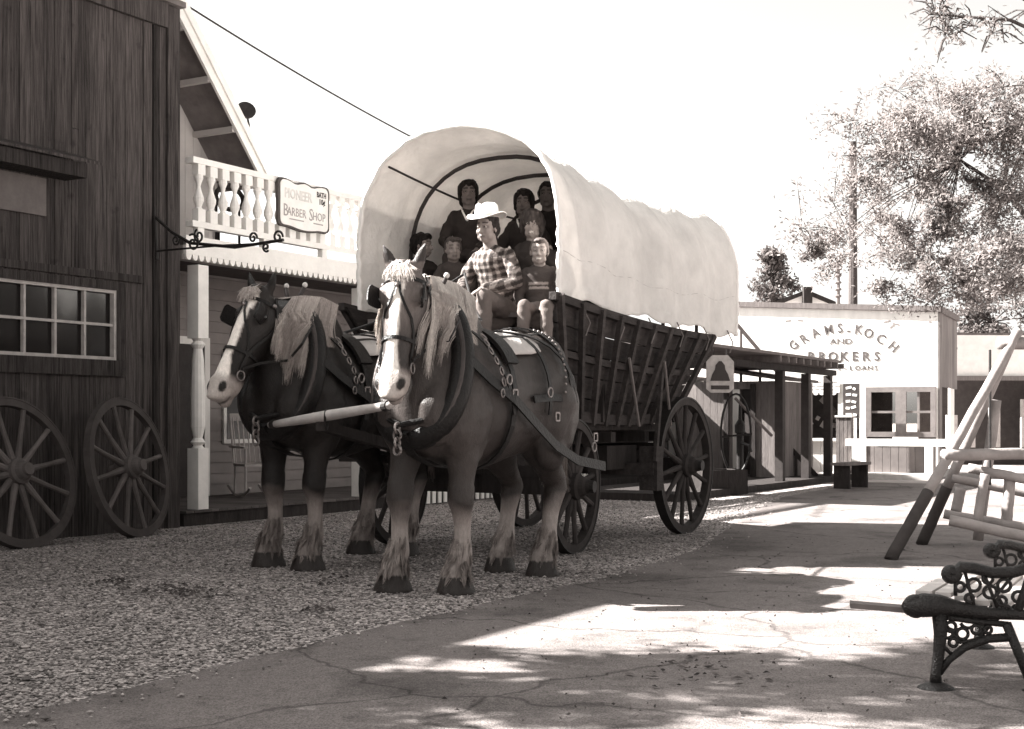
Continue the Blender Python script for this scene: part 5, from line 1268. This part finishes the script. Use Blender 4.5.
    for q in (-1, 1):
        kn, an = Q(*legs[q][0]), Q(*legs[q][1]); hip = Q(0, q*.085, .07); m.tube([hip, hip.lerp(kn, .5), kn], [.105*k, .088*k, .072*k], 12, round_ends=True); m.tube([kn, kn.lerp(an, .5), an], [.070*k, .066*k, .060*k], 12, round_ends=True)
    m.build('trousers', fabric, rt, fuse=(.013, 3), disp=fold, paint=lambda co: trousers)
    for q in (-1, 1):
        an = Q(*legs[q][1]); m = MB(); m.tube([an+V((-.03*k, 0, -.05*k)), an+V((.06*k, 0, -.065*k)), an+V((.16*k, q*.02*k, -.075*k))], [.046*k, .046*k, .036*k], 12, round_ends=True); m.tube([an+V((0, 0, .02)), an+V((0, 0, -.05*k))], .045*k, 10)
        m.build('shoe', leather, rt, fuse=(.012, 2), paint=lambda co: shoes*20)
    if collar:
        m = MB(); 
        for q in (-1, 1): m.tube([Q(.02, q*.075, .615), Q(.105, q*.05, .57), Q(.145, 0, .475)], .011*k, 6)
        m.tone = tint(collar)[:3]; m.build('neck_trim', fabric, rt, smooth=True)
    # hair
    m = MB(); EH = lambda x, y, z, r: m.ell(Hh(x, y, z), tuple(q*hk*1.10 for q in r), 14, Mh3)
    vol = {'short': 1.0, 'bob': 1.08, 'puffy': 1.25}[hair]
    EH(-.022, 0, .052, (.098*vol, .085*vol, .084*vol)); EH(-.055, 0, .0, (.065*vol, .078*vol, .085*vol))
    for q in (-1, 1): EH(-.02, q*.07*vol, .02, (.05, .02*vol, .05 if hair == 'short' else .085))
    EH(.045, .01, .092, (.05, .062, .028))
    if hair == 'bob': EH(-.06, 0, -.06, (.06, .085, .08))
    if hair == 'puffy': EH(-.05, 0, -.03, (.07, .1, .1)); EH(.035, 0, .10, (.06, .085, .04))
    m.build('hair', hairm, rt, fuse=(.009, 2), disp=lambda co: .010*noise.noise(V((co.x*45, co.y*45, co.z*20)))+.012*noise.noise(V((co.x*18, co.y*18, co.z*9))), paint=lambda co: hairc*(1+.6*noise.noise(V((co.x*60, co.y*60, co.z*15)))))
    if hair == 'tail_out': pass
    if hat:
        m = MB(); n_ = 32; rings = []
        for r_, z in ((.16, .004), (.158, .010), (.105, .018), (.098, .03), (.094, .075), (.088, .115), (.07, .130), (.03, .122), (.004, .118)):
            ring = []
            for i in range(n_):
                a = 2*math.pi*i/n_; x = r_*1.12*math.cos(a); y = r_*.95*math.sin(a); zz = z
                if r_ > .12: zz += .045*abs(math.sin(a))**2.5-.012*math.cos(a)
                if z > .1: zz -= .018*math.exp(-(y/.02)**2)
                ring.append(Hh(x-.005, y, zz+.068))
            rings.append(ring)
        m.loft(rings, cap=False); m.tone = tint(hat)[:3]; ho = m.build('hat', fabric, rt, smooth=True); q = ho.modifiers.new('t', 'SOLIDIFY'); q.thickness = .005
        m = MB(); m.tone = tint(hat*.5)[:3]; m.tube([Hh(1.13*.101*math.cos(2*math.pi*i/24)-.005, .965*.101*math.sin(2*math.pi*i/24), .1) for i in range(24)], .007, 6, closed=True, flat=1); m.build('hat_band', fabric, ho)
    return rt
def plaid(co):
    a = math.sin(co.y*95+co.x*20) > .15; b = math.sin(co.z*95+co.x*40) > .15
    c = .035
    if a: c += .10
    if b: c += .10
    if a and b: c += .12
    return c
FWD = R(-120)
# driver: seat z 2.28 under him
def seat_at(px, py, u, sc, lean=0):
    k = (px-512)/F; v = u*(.8660254*k-.5)/(.8660254+.5*k); Y = .8660254*u-.5*v; z = EYE-(py-HOR)/F*Y
    return P(u+(.045+.775*lean)*sc, v, z-.80*sc)
make_person('driver in a pale cowboy hat and plaid shirt leaning forward on the wagon seat', seat_at(489, 224, 10.5, 1.06, .16), FWD+R(-6), 1.06, .24, .1, .13, .025, 'short', R(5), R(3),
    arms={1: ((.10, .29, .29), (.36, .10, .22)), -1: ((.12, -.27, .29), (.40, -.07, .20))}, legs={1: ((.42, .17, .15), (.50, .17, -.34)), -1: ((.42, -.14, .13), (.40, -.15, -.36))}, lean=.16, voxel=.008, shirt_fn=plaid, hat=.75, shoes=.05)
def boyshirt(co):
    c = .055
    if (abs(co.z-.31) < .010 or abs(co.z-.275) < .008) and abs(co.y) < .09: c = .30
    return c
make_person('small fair-haired boy smiling beside the driver in a striped dark jersey', seat_at(538, 249, 10.6, .78), FWD+R(20), .78, .28, .08, .14, .09, 'short', R(6), R(0),
    arms={1: ((.06, .24, .26), (.28, .12, .12)), -1: ((.06, -.24, .26), (.28, -.14, .10))}, legs={1: ((.40, .14, .12), (.44, .14, -.34)), -1: ((.40, -.12, .12), (.42, -.12, -.36))}, voxel=.008, shirt_fn=boyshirt, smile=True)
make_person('passenger with puffy hair sitting right behind the fair-haired boy', seat_at(531, 222, 11.25, .95), FWD+R(18), .95, .26, .03, .05, .05, 'puffy', R(5), 0, female=True, smile=True)
make_person('dark-haired passenger in a light-trimmed top behind the driver at right', seat_at(523, 200, 11.8, 1.0), FWD+R(15), 1.0, .13, .03, .05, .015, 'bob', R(5), 0, collar=.4, female=True)
make_person('tallest passenger at the left with a dark cap of hair and pale neckline', seat_at(467, 190, 11.7, 1.0), FWD+R(22), 1.0, .16, .035, .05, .015, 'bob', R(12), 0, collar=.4)
make_person('child with tousled mid-brown hair peeping out left of the driver', seat_at(452, 247, 11.1, .76), FWD+R(20), .76, .22, .05, .06, .06, 'short', R(25), 0)
make_person('black-haired passenger at far left looking into the wagon, face in profile', seat_at(418, 243, 11.3, .86), FWD+R(60), .86, .20, .04, .05, .012, 'short', R(40), 0)
make_person('half-hidden dark passenger at the right edge of the canvas mouth', seat_at(546, 192, 12.1, 1.0), FWD+R(20), 1.0, .10, .02, .04, .012, 'short', 0, 0)

# ------------------------------------------------------------------ log swing frame
lg = thing('log_swing', 'peeled log swing frame with feet darkened by painted-in shade at the right edge', 'swing', at(890, 560, 11.84))
apx = at(1012, 343, 12.7)
f1, f2 = at(890, 560, 11.84), at(921, 545, 13.3); f1.z = 0; f2.z = 0
def log(mb, a, b, r0, r1=None):
    a, b = V(a), V(b); r1 = r1 or r0; pts = [a.lerp(b, i/8)+V((random.uniform(-.003, .003), random.uniform(-.003, .003), random.uniform(-.003, .003))) for i in range(9)]; mb.tube(pts, [r0+(r1-r0)*i/8 for i in range(9)], 12)
for a in (f1, f2):
    d = (apx-a); b = a+d*1.06; mb = MB(); log(mb, a+d*.27, b, .05, .042); lgx = mb.build('leg', logwood, lg, I4, smooth=True)
    mb = MB(); log(mb, a-d*.0, a+d*.30, .056, .054); mb.build('shaded_foot', mat('shaded_log', .05), lgx, I4, smooth=True)  # wagon shadow on the lower leg, put into a darker log colour
g1, g2 = V((6.3, 12.0, 0)), V((6.3, 13.6, 0))
ap2 = apx+V((.0, .0, 0)); 
mb = MB(); log(mb, apx+V((-.12, .02, .0)), apx+V((3.2, .3, 0)), .06); mb.build('ridge_log', logwood, lg, I4, smooth=True)
for a in (V((7.2, 12.2, 0)), V((7.5, 13.7, 0))): mb = MB(); log(mb, a, apx+V((2.7, .3, 0)), .055); mb.build('leg', logwood, lg, I4, smooth=True)
mb = MB(); log(mb, at(944, 455, 12.2), at(1050, 453, 12.6), .055); mb.build('cross_log', logwood, lg, I4, smooth=True)
mb = MB(); log(mb, at(978, 540, 13.0), at(996, 400, 12.9), .05); mb.build('upright_log', logwood, lg, I4, smooth=True)
ls = thing('log_chair', 'swinging seat of short peeled logs hung inside the log frame', 'seat', at(980, 500, 12.4))
for nm, a, b, r_ in (('seat_log', at(944, 514, 12.4), at(1040, 530, 12.2), .044), ('seat_log', at(950, 520, 12.0), at(1040, 540, 11.8), .05), ('back_log', at(952, 478, 12.9), at(1040, 496, 12.7), .042), ('arm_log', at(968, 468, 12.4), at(1030, 480, 12.2), .045), ('post_log', at(961, 488, 12.8), at(956, 512, 12.8), .05), ('post_log', at(985, 474, 12.1), at(977, 524, 12.1), .042), ('post_log', at(1010, 478, 12.3), at(1006, 528, 12.3), .05)):
    mb = MB(); log(mb, a, b, r_); mb.build(nm, logwood, ls, I4, smooth=True)
for px in (990, 1035): mb = MB(); mb.tube([at(px, 350, 12.7), at(px, 485, 12.4)], .012, 6); mb.build('hanging_chain', iron, ls, I4)

# ------------------------------------------------------------------ cast iron bench
bc = thing('iron_bench', 'ornate black cast-iron bench with worn pale slats in the bottom right corner', 'bench', at(940, 690, 6.14), 0)
bc.location.z = 0; bloc = V((at(905, 688, 6.14).x, 6.14, 0)); bc.location = bloc; BYAW = R(-8); bc.rotation_euler.z = BYAW
INV[bc.name] = (Matrix.Translation(bloc) @ Matrix.Rotation(BYAW, 4, 'Z')).inverted()
# local: x = from front (0) to back, y = along the bench (away), z up
def arcp(c, r, a0, a1, n_=14, r2=None):
    r2 = r2 if r2 is not None else r
    return [(c[0]+(r+(r2-r)*i/n_)*math.cos(R(a0+(a1-a0)*i/n_)), c[1]+(r+(r2-r)*i/n_)*math.sin(R(a0+(a1-a0)*i/n_))) for i in range(n_+1)]
BL = 1.25; BDIR = V((.35, 1.0, 0)).normalized()
def iron_end(off):
    m = MB(); m.M = Matrix.Translation(off)
    def tt(pts, r, fl=1.0): m.tube([(a, 0, b) for a, b in pts], r, 8, side=(0, 1, 0))
    # front roll
    m.tube([(a, 0, b) for a, b in arcp((.045, .37), .012, 0, 420, 20, .04)], .022, 8)
    m.lathe([(.045, -.03), (.052, -.02), (.052, .02), (.045, .03)], (.045, 0, .37), 20, (0, 1, 0))
    m.tube([(a, 0, b) for a, b in [(.03, .368), (.08, .375), (.15, .375), (.22, .365), (.34, .345), (.52, .34)]], [.045, .055, .05, .036, .028, .024], 12, side=(0, 1, 0), flat=1.0, round_ends=True); tt([(.14, .33), (.28, .31), (.45, .295)], .014)
    # front leg, sweeping down
    tt([(.15, .34), (.155, .25), (.148, .16), (.135, .07), (.135, .012)], [.034, .030, .026, .024, .030]); m.lathe([(.085, 0), (.08, .01), (.035, .03)], (.135, 0, 0), 16)
    tt([(.15, .07), (.19, .13), (.26, .19), (.36, .23), (.46, .24)], [.015, .017, .019, .02, .02])
    tt([(.44, .3), (.5, .15), (.56, 0)], .022); m.lathe([(.06, 0), (.03, .02)], (.56, 0, 0), 12)
    # arm
    tt(arcp((.20, .52), .008, 0, 380, 18, .028)+[(.24, .55), (.30, .545), (.38, .525), (.47, .53), (.56, .56)], .026)
    # back post
    tt([(.48, .33), (.52, .45), (.56, .58), (.6, .72), (.62, .84)], .02)
    # lattice: rings and scrolls
    for cx, cz_, rr_ in ((.30, .47, .028), (.37, .44, .028), (.36, .50, .022), (.43, .47, .028), (.24, .46, .02), (.42, .40, .02), (.49, .42, .024), (.44, .36, .018), (.20, .28, .022), (.25, .25, .025), (.31, .27, .02), (.21, .21, .018), (.36, .27, .016), (.28, .41, .018)):
        tt(arcp((cx, cz_), rr_, 0, 360, 14), .008)
    tt([(.22, .50), (.22, .42)], .009); tt([(.26, .53), (.30, .38)], .008); tt([(.34, .53), (.40, .37)], .008); tt([(.48, .53), (.40, .43), (.44, .35)], .008)
    tt(arcp((.19, .26), .05, 100, 420, 20, .012), .008); tt(arcp((.28, .31), .04, 200, 520, 18, .01), .008); tt([(.17, .30), (.24, .21), (.36, .24)], .008); tt([(.14, .22), (.2, .16)], .009)
    return m
for k in (0, 1):
    iron_end(BDIR*BL*k).build('end_frame', mat('cast_iron', .012, .45, .3, 25, (1, 1, 1), .5, spec=.3), bc, smooth=True)
slat = mat('bench_slat', .42, .7, .25, 5, (1, 1, 1), .2)
for (x, z, w_, a) in ((.075, .425, .07, .05), (.16, .42, .07, 0), (.245, .405, .07, -.1), (.33, .385, .07, -.1), (.41, .375, .07, 0)):
    m = MB(); a0 = V((x, 0, z))+BDIR*.03; m.bar(a0, a0+BDIR*(BL-.06), w_, .022); m.build('seat_slat', slat, bc)
for z in (.50, .60, .70, .80):
    m = MB(); x = .50+(z-.4)*.28; a0 = V((x, 0, z))+BDIR*.03; m.bar(a0, a0+BDIR*(BL-.06), .022, .07); m.build('back_slat', slat, bc)
m = MB(); m.bar((-.225, .16, .352), (.10, .14, .333), .11, .024); m.build('loose_board', mat('board_grey', .13), bc, label='narrow grey board sticking out from the front of the seat')
